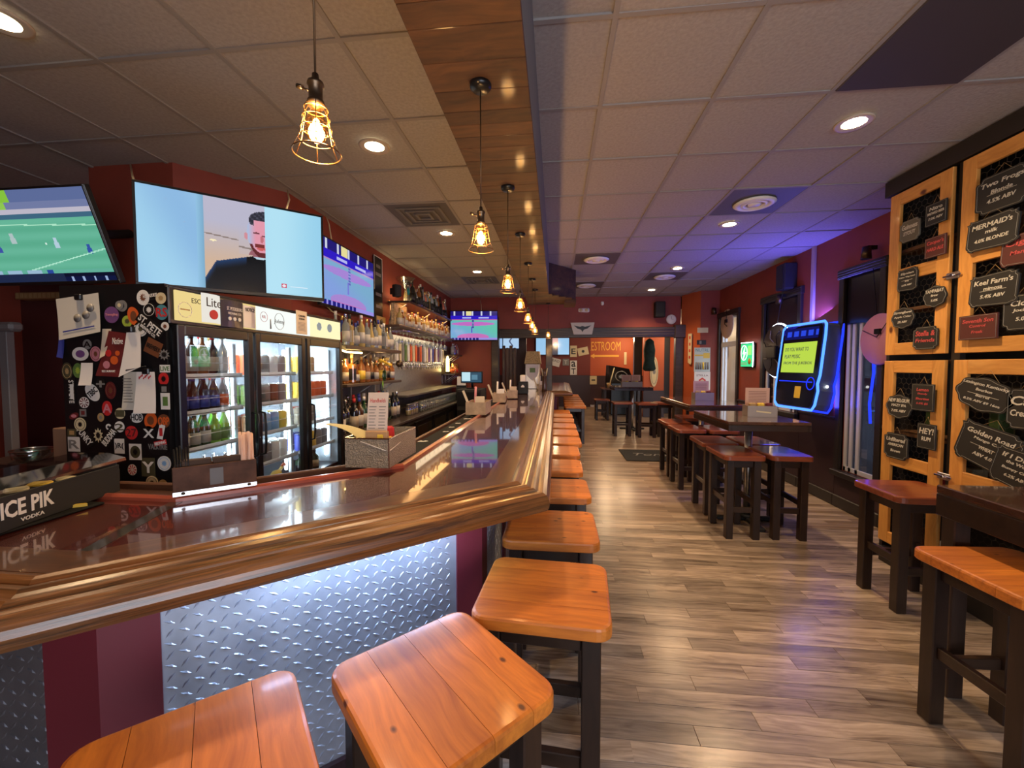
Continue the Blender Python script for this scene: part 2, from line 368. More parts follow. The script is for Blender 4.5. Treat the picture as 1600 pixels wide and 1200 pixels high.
# walls ---------------------------------------------------------------
def wall(name, poly, z0, z1, m): return struct(MB().prism(poly, z0, z1).build(name, m))
wall('wall_left', [(-2.25,3.31), (-2.25,8.8), (-2.45,8.8), (-2.45,3.31)], 0, H+.03, RED)
wall('wall_left_corner', [(-2.74,2.73), (-2.25,3.31), (-2.45,3.31), (-2.9,2.80)], 0, H+.03, RED)
wall('wall_left_front', [(-3.42,2.73), (-2.74,2.73), (-2.9,2.85), (-3.42,2.85)], 0, H+.03, RED)
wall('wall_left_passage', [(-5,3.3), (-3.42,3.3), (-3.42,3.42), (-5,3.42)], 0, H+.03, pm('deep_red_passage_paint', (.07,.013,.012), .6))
wall('wall_left_side', [(-5,-2.6), (-4.9,-2.6), (-4.9,3.3), (-5,3.3)], 0, H+.03, RED)
wall('wall_far_left', [(-2.25,8.7), (-1.22,8.7), (-1.22,8.85), (-2.25,8.85)], 0, H+.03, RED)
wall('wall_far_upper', [(-1.22,8.72), (2.6,8.95), (2.6,9.07), (-1.22,8.84)], 2.36, H+.03, RED)
wall('wall_far_turn', [(2.6,8.9), (2.80,8.35), (2.86,8.40), (2.70,9.0)], 0, H+.03, ORANGE)
wall('wall_far_poster', [(2.80,8.35), (3.15,8.35), (3.15,8.45), (2.86,8.45)], 0, H+.03, RED)
# front wall with shopfront window behind the camera
wall('wall_front', [(-5,-2.6), (.2,-2.6), (.2,-2.45), (-5,-2.45)], 0, H+.03, RED)
wall('wall_front_side', [(3.05,-2.6), (3.3,-2.6), (3.3,-2.45), (3.05,-2.45)], 0, H+.03, RED)
wall('wall_front_sill', [(.2,-2.6), (3.05,-2.6), (3.05,-2.45), (.2,-2.45)], 0, .5, RED)
wall('wall_front_head', [(.2,-2.6), (3.05,-2.6), (3.05,-2.45), (.2,-2.45)], 2.5, H+.03, RED)
# right wall around three openings (y0,y1,z0,z1)
OPN = [(4.36,4.86,.42,2.52), (5.72,6.58,.95,2.50), (7.52,8.28,.05,2.48)]
ys = [-2.45]
segs = []
prev = -2.45
for (a, b, z0, z1) in OPN:
    segs.append((prev, a, 0, H+.03)); segs.append((a, b, 0, z0)); segs.append((a, b, z1, H+.03)); prev = b
segs.append((prev, 9.2, 0, H+.03))
mw = MB()
for a, b, z0, z1 in segs:
    mw.box(XR, XR+.07, a, b, z0, z1)
struct(mw.build('wall_right', RED))
for k, (a, b) in enumerate([(-2.45, 4.28), (4.94, 5.64), (6.66, 7.44)]):
    struct(MB().box(XR-.012, XR, a, b, 0, .97, .003).build('trim_%d' % (k+1), DARKMAR))
    struct(MB().box(XR-.03, XR, a, b, .97, 1.0, .006).build('trim_%d' % (k+11), DARKMAR))
    struct(MB().box(XR-.03, XR, a, b, 0, .13, .008).build('baseboard_right_%d' % (k+1), BLKTRIM))
struct(MB().box(XR-.012, XR, 4.28, 4.94, 0, .36, .003).build('trim_4', DARKMAR)); struct(MB().box(XR-.012, XR, 5.64, 6.66, 0, .88, .003).build('trim_5', DARKMAR))
struct(MB().box(XR-.03, XR, 4.28, 4.94, 0, .13, .008).build('baseboard_right_4', BLKTRIM)); struct(MB().box(XR-.03, XR, 5.64, 6.66, 0, .13, .008).build('baseboard_right_5', BLKTRIM))
# windows in the right wall
SASH = pm('pale_sash', (.55,.57,.62), .35)
SHADE = pm('dark_window_film', (.012,.011,.018), .25)
for k, (a, b, z0, z1) in enumerate(OPN):
    f = MB(); t = .075; x0, x1 = XR-.035, XR+.02
    f.box(x0, x1, a-t, a, z0-t, z1+t, .006).box(x0, x1, b, b+t, z0-t, z1+t, .006).box(x0-.008, x1, a-t-.02, b+t+.02, z1, z1+.10, .006)
    for q in range(3): f.box(x0-.014, x0, a-t-.01, b+t+.01, z1+.015+q*.027, z1+.03+q*.027, .003)
    if k < 2: f.box(x0-.04, x1, a-t, b+t, z0-.06, z0, .006)
    wo = struct(f.build('window_%d' % (k+1) if k < 2 else 'door_1', BLKTRIM))
    s_ = MB()
    if k == 0: uprights = [a+.02, a+.30, a+.40, b-.02]
    elif k == 1: uprights = [a+.02, a+.16, a+.5, a+.62, b-.02]
    else: uprights = [a+.03, b-.16, b-.03]
    for yy in uprights: s_.box(XR+.02, XR+.06, yy-.022, yy+.022, z0, z1, .004)
    s_.box(XR+.02, XR+.06, a, b, z1-.04, z1, .004).box(XR+.02, XR+.06, a, b, z0, z0+.05, .004)
    if k == 2: s_.box(XR+.015, XR+.065, a, b, 1.93, 2.02, .004)
    s_.build('window_frame' if k < 2 else 'door_frame', SASH, wo)
    MB().box(XR+.036, XR+.042, a, b, z0, z1).build('pane', PANE if k == 2 else PANET, wo)
    if k == 0: MB().box(XR+.008, XR+.012, a, b, 2.02, z1).build('roller_shade', SHADE, wo)
    if k == 1: MB().box(XR+.008, XR+.012, a, b, 1.50, z1).build('roller_shade', SHADE, wo)
# far header, posts and back room
hd = wood('header_wood', (.022,.014,.010), (.06,.040,.028), 'x', 1, .4, .2, 0, 10, 1, .1, False)
struct(MB().box(-1.22, 2.72, 8.80, 8.90, 2.17, 2.38, .01).build('trim_header', hd))
hb = MB()
for q in range(3): hb.box(-1.22, 2.62, 8.785, 8.80, 2.21+q*.055, 2.235+q*.055, .004)
struct(hb.build('trim_header_bead', hd))
struct(MB().box(2.46, 2.62, 8.78, 8.92, 0, 2.17, .01).build('trim_post_right', hd))
struct(MB().box(2.44, 2.66, 8.76, 8.92, 2.15, 2.42, .012).build('trim_rosette', hd))
struct(MB().box(-.21, -.07, 8.75, 8.90, 0, 2.17, .01).build('trim_post_middle', hd))
struct(MB().box(-1.36, -1.20, 8.62, 8.8, 0, 2.6, .01).build('trim_post_left', hd))
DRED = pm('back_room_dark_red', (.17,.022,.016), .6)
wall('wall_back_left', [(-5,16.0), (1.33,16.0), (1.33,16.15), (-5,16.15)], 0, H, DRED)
wall('wall_back', [(1.2,17.0), (5.2,17.0), (5.2,17.15), (1.2,17.15)], 0, H, ORANGE)
wall('wall_back_side', [(4.4,8.9), (4.5,8.9), (4.5,17), (4.4,17)], 0, H, ORANGE)
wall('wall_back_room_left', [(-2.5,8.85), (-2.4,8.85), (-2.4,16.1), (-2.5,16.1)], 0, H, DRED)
struct(MB().box(-5, 1.34, 15.96, 16.0, 0, 1.22, .005).build('trim_20', DARKMAR))
struct(MB().box(1.33, 5.2, 16.96, 17.0, 0, 1.18, .005).build('trim_21', DARKMAR))
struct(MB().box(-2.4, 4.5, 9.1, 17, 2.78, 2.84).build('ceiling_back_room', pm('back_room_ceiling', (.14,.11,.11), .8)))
# the far doorway leaves and posts right of the opening
dp = MB().box(2.60, 2.86, 14.0, 14.2, 0, 2.78, .01); struct(dp.build('trim_22', BLKTRIM))
struct(MB().box(3.30, 3.75, 14.0, 14.2, 0, 2.78, .01).build('trim_23', BLKTRIM))
struct(MB().box(3.02, 3.10, 14.0, 14.2, 0, 2.78, .01).build('trim_24', pm('cherry_post', (.10,.02,.012), .3)))
struct(MB().box(3.9, 4.4, 13.0, 13.15, 0, 2.78).build('wall_back_right', ORANGE))
struct(MB().box(3.85, 4.4, 12.9, 13.0, 0, 1.1).build('trim_25', DARKMAR))
# service passage behind the bar, far left of the opening
struct(MB().box(-1.2, -.74, 10.4, 10.5, 0, 2.8).build('wall_service', pm('brown_panel_paint', (.055,.026,.016), .5)))
# soffit ---------------------------------------------------------------
so = thing('ceiling_soffit', 'long dropped soffit of rustic brown boards above the bar', 'soffit')
ZS = 2.57; SX0, SX1 = -.44, -.10
MB().prism([(SX0,-1.2), (SX1,-1.2), (SX1,5.85), (SX0,5.85)], ZS+.014, H-.006).build('soffit_box', GREYP, so); MB().prism([(SX0,5.85), (SX1,5.85), (.30,6.35), (.30,6.75), (SX0,6.75)], ZS+.014, H-.006).build('soffit_end_box', MC['rustic_board'], so)
y = -1.2; k = 0
while y < 6.3:
    wd = random.choice((.09, .12, .14))
    if y+wd > 5.8: break
    o = MB().box(SX0-.006, SX1+.0, 0, wd-.002, 0, .013+random.uniform(0, .001), .002).build('board', SOFFIT, so, (0, y, ZS)); y += wd
while y < 6.74:
    wd = min(.12, 6.75-y); x1 = min(.30, SX1+max(0, (y+wd-5.85)*.8)) if y+wd > 5.85 else SX1
    MB().box(SX0-.006, x1, 0, wd-.002, 0, .0135, .002).build('board', SOFFIT, so, (0, y, ZS)); y += wd
MB().box(.13, .305, 6.3, 6.76, ZS-.05, ZS+.013, .004).build('end_board', SOFFIT, so)
# vents ----------------------------------------------------------------
def vent(i, j, rnd, label):
    x, y = gx0+(i+.5)*P, gy0+(j+.5)*P
    t = thing('ceiling_vent', label, 'vent', (x, y, H-.004))
    h = P/2-.012; MB().box(-h, h, -h, h, 0, .012, .003).build('panel', GREYT, t)
    if rnd:
        MB().lathe([(.10,0), (.16,-.004), (.172,-.012), (.15,-.026), (.13,-.03), (.118,-.02), (.10,0)], n=28).build('outer_ring', WHITE, t)
        MB().lathe([(.07,0), (.105,-.006), (.108,-.02), (.085,-.03), (.07,0)], n=24).build('inner_ring', WHITE, t)
        MB().lathe([(0,-.03), (.05,-.026), (.055,-.012), (.03,0), (0,0)], n=20).build('centre_cone', WHITE, t)
    else:
        for q, r in enumerate((.20, .13, .065)):
            f = MB()
            for sx, sy in ((1,0), (-1,0), (0,1), (0,-1)):
                if sx: f.box(sx*r-.012, sx*r+.012, -r-.012, r+.012, -.012-.002*q, 0, .003)
                else: f.box(-r+.012, r-.012, sy*r-.012, sy*r+.012, -.012-.002*q, 0, .003)
            f.build('louvre', pm('dusty_louvre', (.16,.15,.145), .6), t)
cs = [c for c in special if special[c] == 'vent']
vl = {0: 'grey ceiling panel with round white air diffuser, closest before the jukebox', 1: 'round white air diffuser, beside the soffit end', 2: 'small far round white diffuser on grey panel, close to the far wall',
      3: 'round white diffuser on grey panel above the far tables', 4: 'square dusty louvred air vent above the bar coolers', 5: 'far square dusty air vent near the wall of bottles'}
for k, c in enumerate(cs): vent(c[0], c[1], k < 4, vl[k])
dk = [c for c in special if special[c] == 'dark']
jm = min(c[1] for c in dk); x, y = gx0+dk[0][0]*P, gy0+jm*P
tag(MB().box(x+.01, x+P-.01, y+.01, y+2*P-.01, -.012, .01, .004).build('ceiling_panel', DKTILE, None, (0, 0, H)), 'large charcoal panel set in the ceiling, above the chalkboard doors', 'ceiling panel')
# recessed can lights ----------------------------------------------------
CANE = em('can_lamp_glow', (1, .78, .45), 26)
cans = [(-1.2,2.67,'above the coolers'), (1.77,2.72,'beside the charcoal panel'), (1.77,4.49,'just past the first round diffuser'), (-1.2,4.46,'just past the square louvred vent'),
        (-1.21,6.3,'above the tap wall'), (1.80,6.4,'in front of the diffuser over the second table'), (1.82,8.15,'by the far wall speaker'), (-2.33,1.55,'above the football television')]
for k, (x, y, d) in enumerate(cans):
    t = thing('recessed_light', 'round warm recessed ceiling light ' + d, 'ceiling light', (x, y, H-.008), 0, 'recessed ceiling lights')
    MB().lathe([(.062,.0), (.085,-.004), (.098,-.003), (.1,.004), (.062,.004)], n=28).build('trim_ring', pm('can_ring', (.5,.42,.34), .4), t)
    MB().lathe([(0,.0015), (.035,.001), (.064,.002), (.064,.006), (0,.006)], n=24).build('lamp', CANE, t)
    light('can_light', 'SPOT', (x, y, H-.03), 62 if x > 0 else 50, WARM, .035, spot=130, blend=.8, target=(x, y+.001, 0))
# the room behind
for x, y in [(1.45,12.0), (2.45,14.6), (2.9,16.0), (.0,13), (3.6,12)]:
    t = thing('back_room_light', 'small warm ceiling light in the back room, %s' % {1.45: 'above the start of the restroom arrow', 2.45: 'above the tip end of the restroom word', 2.9: 'closest to the orange wall', .0: 'behind the middle post', 3.6: 'behind the cherry post'}[x], 'ceiling light', (x, y, 2.775))
    MB().lathe([(0,0), (.07,-.004), (.09,-.002), (.09,.004), (0,.004)], n=20).build('lamp', CANE, t)
    light('back_room_light_source', 'POINT', (x, y, 2.5), 26, WARM, .08)
# ================================================================ bar counter
OUT = [(-3.6,.67), (-1.148,.67), (-.02,1.65), (-.02,8.02), (.34,8.12), (.42,12.6)]
INN = [(-.74,12.6), (-.74,1.93), (-1.385,1.345), (-3.6,1.345)]
bar = thing('bar_counter', 'long angled bar with glossy wine red top and ribbed oak edge', 'bar counter')
O3 = OUT; ins = offline(OUT, .17)
MB().prism(ins+INN, 1.045, 1.07).build('top', BARTOP, bar)
edge = [(.02,.975), (.055,.975), (.06,.99), (.172,.99), (.172,1.0703), (.165,1.0715), (.150,1.080), (.140,1.0825), (.130,1.078), (.122,1.069), (.112,1.069), (.106,1.074), (.098,1.074), (.091,1.067), (.080,1.063), (.070,1.0645), (.062,1.060), (.052,1.052), (.042,1.0535), (.030,1.052), (.014,1.043), (.004,1.028), (0,1.010), (.004,.990), (.012,.979)]
def sweep_seg(line, i, prof, name, mat):
    L_ = [Vector(p) for p in line]; a, b = L_[i], L_[i+1]; an = atan2((b-a).y, (b-a).x); c, s_ = cos(-an), sin(-an); v = []; m = len(prof)
    for q in (i, i+1):
        mt = miter(L_, q)
        for o, z in prof: p = L_[q]+mt*o-a; v.append((c*p.x-s_*p.y, s_*p.x+c*p.y, z))
    f = [(k, (k+1) % m, m+(k+1) % m, m+k) for k in range(m)]+[tuple(range(m)), tuple(reversed(range(m, 2*m)))]
    return MB().add(v, f).build(name, mat, bar, (a.x, a.y, 0), (0, 0, an))
for i in range(len(OUT)-1): sweep_seg(OUT, i, edge, 'edge_moulding', OAK)
# flat oak board inside the moulding, following the edge
flat = [(.172,1.0702), (.285,1.0702), (.287,1.0712), (.172,1.0716)]
OAKB = wood('oak_board', (.035,.011,.004), (.13,.048,.016), 'x', 1, .3, .9, 0, 20, 1.2, .1, False, 0, .06)
for i in range(len(OUT)-1): sweep_seg(OUT, i, flat, 'edge_board', OAKB)
# miter seam
sv = Vector((-1.385,1.345)); so2 = Vector(offline(OUT, .29)[1]); dd = (sv-so2).normalized(); nn = Vector((-dd.y, dd.x))*.022
MB().prism([tuple(so2-nn), tuple(so2+nn), tuple(sv+nn), tuple(sv-nn)], 1.0701, 1.0709).build('mitre_strip', pm('dark_seam_strip', (.022,.020,.016), .3, coat=1), bar)
# inner rail, trough and ledge
RAILM = pm('copper_red_rail', (.36,.075,.04), .3, coat=.6)
inn = [INN[3], INN[2], INN[1], INN[0]]
MB().sweep(inn, [(0,1.06), (.022,1.06), (.024,1.082), (.018,1.090), (.008,1.090), (0,1.082)]).build('inner_rail', RAILM, bar)
MB().sweep(inn, [(.022,1.03), (.20,1.03), (.20,1.045), (.022,1.045)]).build('drip_trough', pm('trough_brown', (.05,.02,.012), .4), bar)
MB().sweep(inn, [(.20,1.0), (.222,1.0), (.222,1.068), (.216,1.074), (.206,1.074), (.20,1.068)]).build('back_ledge', pm('ledge_brown', (.10,.045,.025), .4), bar)
# body
bo = offline(OUT, .32)
MB().prism(bo+[(-.78,12.6), (-.78,1.9), (-1.36,1.38), (-3.6,1.38)], 0, 1.04).build('body', MAROON, bar)
MB().sweep(offline(OUT, .305), [(0,0), (.02,0), (.02,.10), (.008,.11), (0,.10)]).build('base_board', pm('dark_base', (.03,.01,.018), .4), bar)
# apron under the top, dark
MB().sweep(offline(OUT, .27), [(0,.93), (.05,.93), (.05,1.0), (0,1.0)]).build('under_rail', MAROON, bar)
# light strip under the overhang of the angled section
ua, ub = offline(OUT, .20)[1], offline(OUT, .20)[2]
MB().sweep([tuple(Vector(ua)*.85+Vector(ub)*.15), tuple(Vector(ua)*.1+Vector(ub)*.9)], [(-.006,.966), (.006,.966), (.006,.974), (-.006,.974)]).build('light_strip', em('cool_strip_glow', (.55,.72,1), 3), bar)
um = (Vector(ua)*.42+Vector(ub)*.58); ul = light('under_bar_light', 'AREA', (um.x, um.y, .955), 3, (.45,.64,1), .02, .55, (um.x-.10, um.y+.115, .25)); ul.rotation_euler = (R(0), R(0), 0)
ul.rotation_euler = Matrix.Rotation(atan2(.656,.755)+R(-0), 4, 'Z').to_euler(); ul.data.size = .70; ul.data.size_y = .02
# diamond plates
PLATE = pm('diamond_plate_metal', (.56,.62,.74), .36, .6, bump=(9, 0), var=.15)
PLATED = pm('diamond_plate_shaded', (.26,.27,.31), .38, .8, bump=(9, 0), var=.15)  # same plate, with the shade on this panel put into its colour
def lug(mb, cx, cz, a, ln=.0165, wd=.0046, hh=.003):
    c, s_ = cos(a), sin(a)
    P_ = lambda u, v, y: (cx+u*c-v*s_, y, cz+u*s_+v*c)
    v = [P_(-ln,0,0), P_(0,-wd,0), P_(ln,0,0), P_(0,wd,0), P_(-ln*.45,0,-hh), P_(ln*.45,0,-hh)]
    mb.add(v, [(0,1,4), (1,5,4), (1,2,5), (2,3,5), (3,4,5), (3,0,4)])
plate_n = 0
def plate(p0, p1, z0, z1, m, gap=.0):
    global plate_n
    p0, p1 = Vector(p0), Vector(p1); d = p1-p0; wd = d.length; a = atan2(d.y, d.x)
    o = MB().box(0, wd, -.003, 0, z0, z1).build('diamond_plate', m, bar, (p0.x, p0.y, 0), (0, 0, a))
    mb = MB(); pt = .034; nx = int(wd/pt)-0; nz = int((z1-z0)/pt)
    for i in range(nx):
        for j in range(nz):
            lug(mb, .02+i*pt, z0+.02+j*pt, R(50) if (i+j) % 2 else R(-28))
    q = stuff(mb.build('raised_tread', m, o, (0, -.003, 0)))
def seg(i, t0, t1, off):
    ln = offline(OUT, off); a, b = Vector(ln[i]), Vector(ln[i+1]); d = (b-a).normalized(); L_ = (b-a).length
    t1 = L_+t1 if t1 <= 0 else t1
    return tuple(a+d*t0), tuple(a+d*t1)
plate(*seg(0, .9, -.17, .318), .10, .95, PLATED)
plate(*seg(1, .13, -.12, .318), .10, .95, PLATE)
t0 = .14
for k in range(5):
    plate(*seg(2, t0, t0+.62, .318), .10, .95, PLATE); t0 += .74
# corner posts and posts between plates
def cpost(i, a, b):
    ln = [Vector(p) for p in offline(OUT, .318)]; c = ln[i]; p = c-(c-ln[i-1]).normalized()*a; n = c+(ln[i+1]-c).normalized()*b
    MB().sweep([p, c, n], [(-.012,0), (.02,0), (.02,1.0), (-.012,1.0)]).build('corner_post', MAROON, bar)
cpost(1, .17, .13); cpost(2, .12, .13)
t0 = .14+.62
for k in range(5):
    a, b = seg(2, t0, t0+.12, .318); MB().sweep([a, b], [(-.012,0), (.01,0), (.01,1.0), (-.012,1.0)]).build('post', MAROON, bar); t0 += .74
# black rubber mats on the trough
mat_m = pm('rubber_mat', (.010,.010,.009), .8, spec=.15)
def along(line, off, t):
    ln = [Vector(p) for p in offline(line, off)]; 
    for a, b in zip(ln, ln[1:]):
        L_ = (b-a).length
        if t <= L_: return a+(b-a)*(t/L_), atan2((b-a).y, (b-a).x)
        t -= L_
    return ln[-1], 0
bm1 = thing('bar_mat', 'long black rubber mat with white printed shapes along inner rail', 'bar mat', (-.86, 1.98, 1.045))
MB().box(-.07, .095, 0, 7.5, 0, .009, .003).build('mat', mat_m, bm1)
for px, py, wd in [(661,689,.07), (697,674,.05), (706,667,.05), (716,661,.05), (742,651,.09), (731,654,.08)]:
    p = onZ(px, py, 1.056); s_ = wd/2
    MB().prism([(-s_*.8,-s_*.9), (s_*.6,-s_*.4), (s_*1.0,s_*.2), (s_*.3,s_*.6), (0,s_*.1), (-s_*.6,s_*.5), (-s_,-.2*s_)], 0, .0012).build('white_print', C['white'], bm1, (p.x+.86, p.y-1.98, .0092))
a_ = atan2(.58, .645)
c1 = Vector((-1.03,1.745)); 
bm2 = thing('bar_mat', 'black bar mat lettered in white on the angled inner rail beside straw box', 'bar mat', (c1.x, c1.y, 1.045), a_)
MB().box(-.23, .22, -.05, .05, 0, .009, .003).build('mat', mat_m, bm2)
text('ICE PIK  VODKA', C['white'], bm2, (0, -.005, .0095), wd=.40, h=.062, rot=(R(-90), 0, 0), name='lettering')
# ================================================================ bar stools
ST = {}
def rrect(hx, hy, r, n=5):
    o = []
    for cx, cy, a0 in ((hx-r,hy-r,0), (-hx+r,hy-r,90), (-hx+r,-hy+r,180), (hx-r,-hy+r,270)):
        for k in range(n+1): a = R(a0+90*k/n); o.append((cx+r*cos(a), cy+r*sin(a)))
    return o
def seat_boards(hx, hy, t, z, ncut, mname):
    import bmesh
    out = []
    bm0 = bmesh.new(); P0 = rrect(hx, hy, .05); lay = [(-.003, z-t), (0, z-t+.004), (0, z-.010), (-.003, z-.003), (-.010, z)]
    rings = []
    for off, zz in lay:
        rings.append([bm0.verts.new((x*(1+off/hx), y*(1+off/hy), zz)) for x, y in P0])
    n = len(P0)
    for a, b in zip(rings, rings[1:]):
        for i in range(n): bm0.faces.new((a[i], a[(i+1) % n], b[(i+1) % n], b[i]))
    bm0.faces.new(list(reversed(rings[0]))); bm0.faces.new(rings[-1])
    cuts = [-hy]+[(-hy+2*hy*(k+1)/ncut+random.uniform(-.012, .012)) for k in range(ncut-1)]+[hy]
    for k in range(ncut):
        bm = bm0.copy()
        for lo, nrm in ((cuts[k]+.0006, 1), (cuts[k+1]-.0006, -1)):
            if (k == 0 and nrm == 1) or (k == ncut-1 and nrm == -1): continue
            g = bmesh.ops.bisect_plane(bm, geom=bm.verts[:]+bm.edges[:]+bm.faces[:], plane_co=(0, lo, 0), plane_no=(0, nrm, 0), clear_inner=True)
            bmesh.ops.holes_fill(bm, edges=[e for e in bm.edges if e.is_boundary])
        me = bpy.data.meshes.new(mname); bm.to_mesh(me); bm.free(); out.append(me)
    bm0.free(); return out
def make_stool(name, label, cat, loc, rz, sx, sy, hz, smat, ncut, group, style=0):
    key = (sx, sy, hz, smat.name, style)
    if key in ST: return dup(ST[key], loc, rz, label, group)
    t = thing(name, label, cat, loc, rz, group)
    for me in seat_boards(sx/2, sy/2, .045, hz, ncut, 'seat_board'): put(me, 'seat_board', smat, t)
    ix, iy, lw = sx/2-.065, sy/2-.065, .031
    lg = MB().box(-lw, lw, -lw, lw, 0, hz-.045, .004).mesh('leg')
    for a in (-1, 1):
        for b in (-1, 1): put(lg, 'leg', DARKW, t, (a*ix, b*iy, 0))
    z = hz-.045
    for b in (-1, 1): MB().box(-ix+lw, ix-lw, b*iy-.012, b*iy+.012, z-.07, z, .003).build('apron', DARKH, t)
    for a in (-1, 1): MB().box(a*ix-.012, a*ix+.012, -iy+lw, iy-lw, z-.07, z, .003).build('apron', DARKH, t)
    zz = .24
    for b in (-1, 1): MB().box(-ix+lw, ix-lw, b*iy-.014, b*iy+.014, zz, zz+.05, .003).build('footrest', DARKH, t)
    for a in (-1, 1): MB().box(a*ix-.014, a*ix+.014, -iy+lw, iy-lw, zz+.06, zz+.11, .003).build('footrest', DARKH, t)
    ST[key] = t; return t
G1 = 'pine topped bar stools along the bar'
BS = 'pine topped bar stool, '
make_stool('bar_stool', BS+'turned to the bar in front of the maroon post', 'stool', (-.715,.70,0), R(42-90), .46, .43, .76, PINE, 4, G1)
make_stool('bar_stool', BS+'set at an angle before the bright diamond plate', 'stool', (-.295,1.005,0), R(46-90), .46, .43, .76, PINE, 4, G1)
for k, (x, y, a) in enumerate([(-.035,1.475,-4+90), (-.02,2.075,90), (-.005,2.73,91), (-.01,3.35,89), (0,3.95,90), (.05,4.5,90), (.05,5.05,91), (.05,5.62,90), (.05,6.2,88), (.05,6.8,90), (.03,7.4,90)]):
    make_stool('bar_stool', BS+('%s from the bar corner on the straight side' % ORD[k]), 'stool', (x, y, 0), R(a-90), .46, .43, .76, PINE, 4, G1)
for k in range(6):
    make_stool('bar_stool', BS+'%s in the far row beyond the bar step' % ORD[k], 'stool', (.40+.005*k, 8.5+.62*k, 0), R(0), .44, .43, .76, PINE, 4, G1)
# ================================================================ high tables and stools on the right
G2 = 'cherry topped stools at the high tables'
def hightable(cx, cy, hx, hy, label, rz=0, base=True, cox=.05, coy=.04):
    t = thing('high_table', label, 'table', (cx, cy, 0), rz)
    MB().box(-hx, hx, -hy, hy, 1.04, 1.07, .005).build('tabletop', DARKTOP, t)
    MB().box(-hx+.02, hx-.02, -hy, -hy+.03, .985, 1.04, .003).build('top_edge', DARKH, t); MB().box(-hx, -hx+.03, -hy, hy, .985, 1.04, .003).build('top_edge', DARKH, t)
    MB().box(-hx+.02, hx-.02, hy-.03, hy, .985, 1.04, .003).build('top_edge', DARKH, t); MB().box(hx-.03, hx, -hy, hy, .985, 1.04, .003).build('top_edge', DARKH, t)
    if base:
        MB().cyl((cox,coy,.06), (cox,coy,1.04), .035, n=20).build('column', STEEL, t)
        MB().lathe([(0,.055), (.06,.06), (.06,.03), (.0,.02)], n=20).box(-.30, .30, -.03, .03, .0, .035, .008).box(-.03, .03, -.33, .33, 0, .035, .008).build('base', MATTE, t, (cox, coy, 0))
    return t
DARKTOP = wood('dark_table_top', (.035,.016,.010), (.10,.045,.028), 'y', 1, .2, 1.0, 0, 9, 1, .02, True, .1, .06)
hightable(1.90, 4.32, .35, .47, 'high dark wood table on steel post, closest before the jukebox')
hightable(2.08, 6.2, .36, .74, 'long high dark wood table in front of the bright doorway')
hightable(1.85, 10.4, .45, .45, 'high table beyond the far opening with menu caddies on it')
tb = thing('high_table', 'rustic dark high table standing in front of the chalkboard doors', 'table', (1.83, 2.16, 0))
MB().box(0, .74, -1.0, 0, .96, 1.0, .005).build('tabletop', DARKTOP, tb)
MB().box(0, .04, -1.0, 0, .855, .96, .004).build('top_edge', DARKH, tb); MB().box(.04, .74, -.04, 0, .855, .96, .004).build('top_edge', DARKH, tb)
for x, y in ((.05,-.05), (.67,-.05), (.67,-.93)): MB().box(x-.035, x+.035, y-.035, y+.035, 0, .96, .005).build('leg', DARKW, tb)
for k, (x, y, a, d) in enumerate([(1.69,4.06,0,'closest to the aisle and the camera at the jukebox table'), (2.10,4.08,0,'lit blue by the jukebox'), (1.715,4.66,-1,'on the aisle side, behind the front stool of the jukebox table'), (2.12,4.66,2,'on the wall side behind the blue lit stool'),
        (1.71,5.56,0,'on the aisle side at the near end of the second table'), (2.10,5.54,0,'on the wall side at the near end of the second table'), (1.73,6.18,0,'on the aisle side, midway along the second table'), (2.13,6.75,0,'on the wall side, midway along the second table')]):
    make_stool('high_stool', 'cherry topped stool '+d, 'stool', (x, y, 0), R(a), .36, .51, .77, REDTOP, 3, G2)
make_stool('high_stool', 'pine and cherry topped stool in front of the narrow chalkboard door', 'stool', (2.34,2.95,0), R(0), .44, .42, .76, REDTOP, 3, G2)
make_stool('high_stool', 'large orange pine stool before the rustic high table', 'stool', (1.83,1.79,0), R(4), .44, .46, .76, PINE, 4, G2)
for k, (x, y, d) in enumerate([(1.50,9.5,'aisle side stool before the far table beyond the opening'), (2.0,9.35,'middle stool before the far table beyond the opening'), (2.45,9.5,'wall side stool before the far table beyond the opening'), (1.35,12.2,'low stool by the back table with straw cup')]):
    make_stool('high_stool', 'square cherry topped '+d, 'stool', (x, y, 0), 0, .44, .44, .76 if k < 3 else .60, REDTOP, 3, G2)
wt = thing('side_table', 'narrow dark ledge table with squeeze bottles beneath the poster wall', 'table', (2.75,7.85,0))
MB().box(-.3, .35, -.3, .4, .82, .87, .005).build('tabletop', DARKTOP, wt)
for x in (-.22, .28):
    for y in (-.22, .32): MB().box(x-.025, x+.025, y-.025, y+.025, 0, .82, .003).build('leg', DARKW, wt)
bt = thing('back_table', 'dark table by the slanted black cabinet in the back room', 'table', (2.0,13.0,0))
MB().box(-.6, .6, -.4, .4, .85, .9, .005).build('tabletop', DARKTOP, bt)
for x in (-.5, .5):
    for y in (-.3, .3): MB().box(x-.04, x+.04, y-.04, y+.04, 0, .85, .003).build('leg', DARKW, bt)
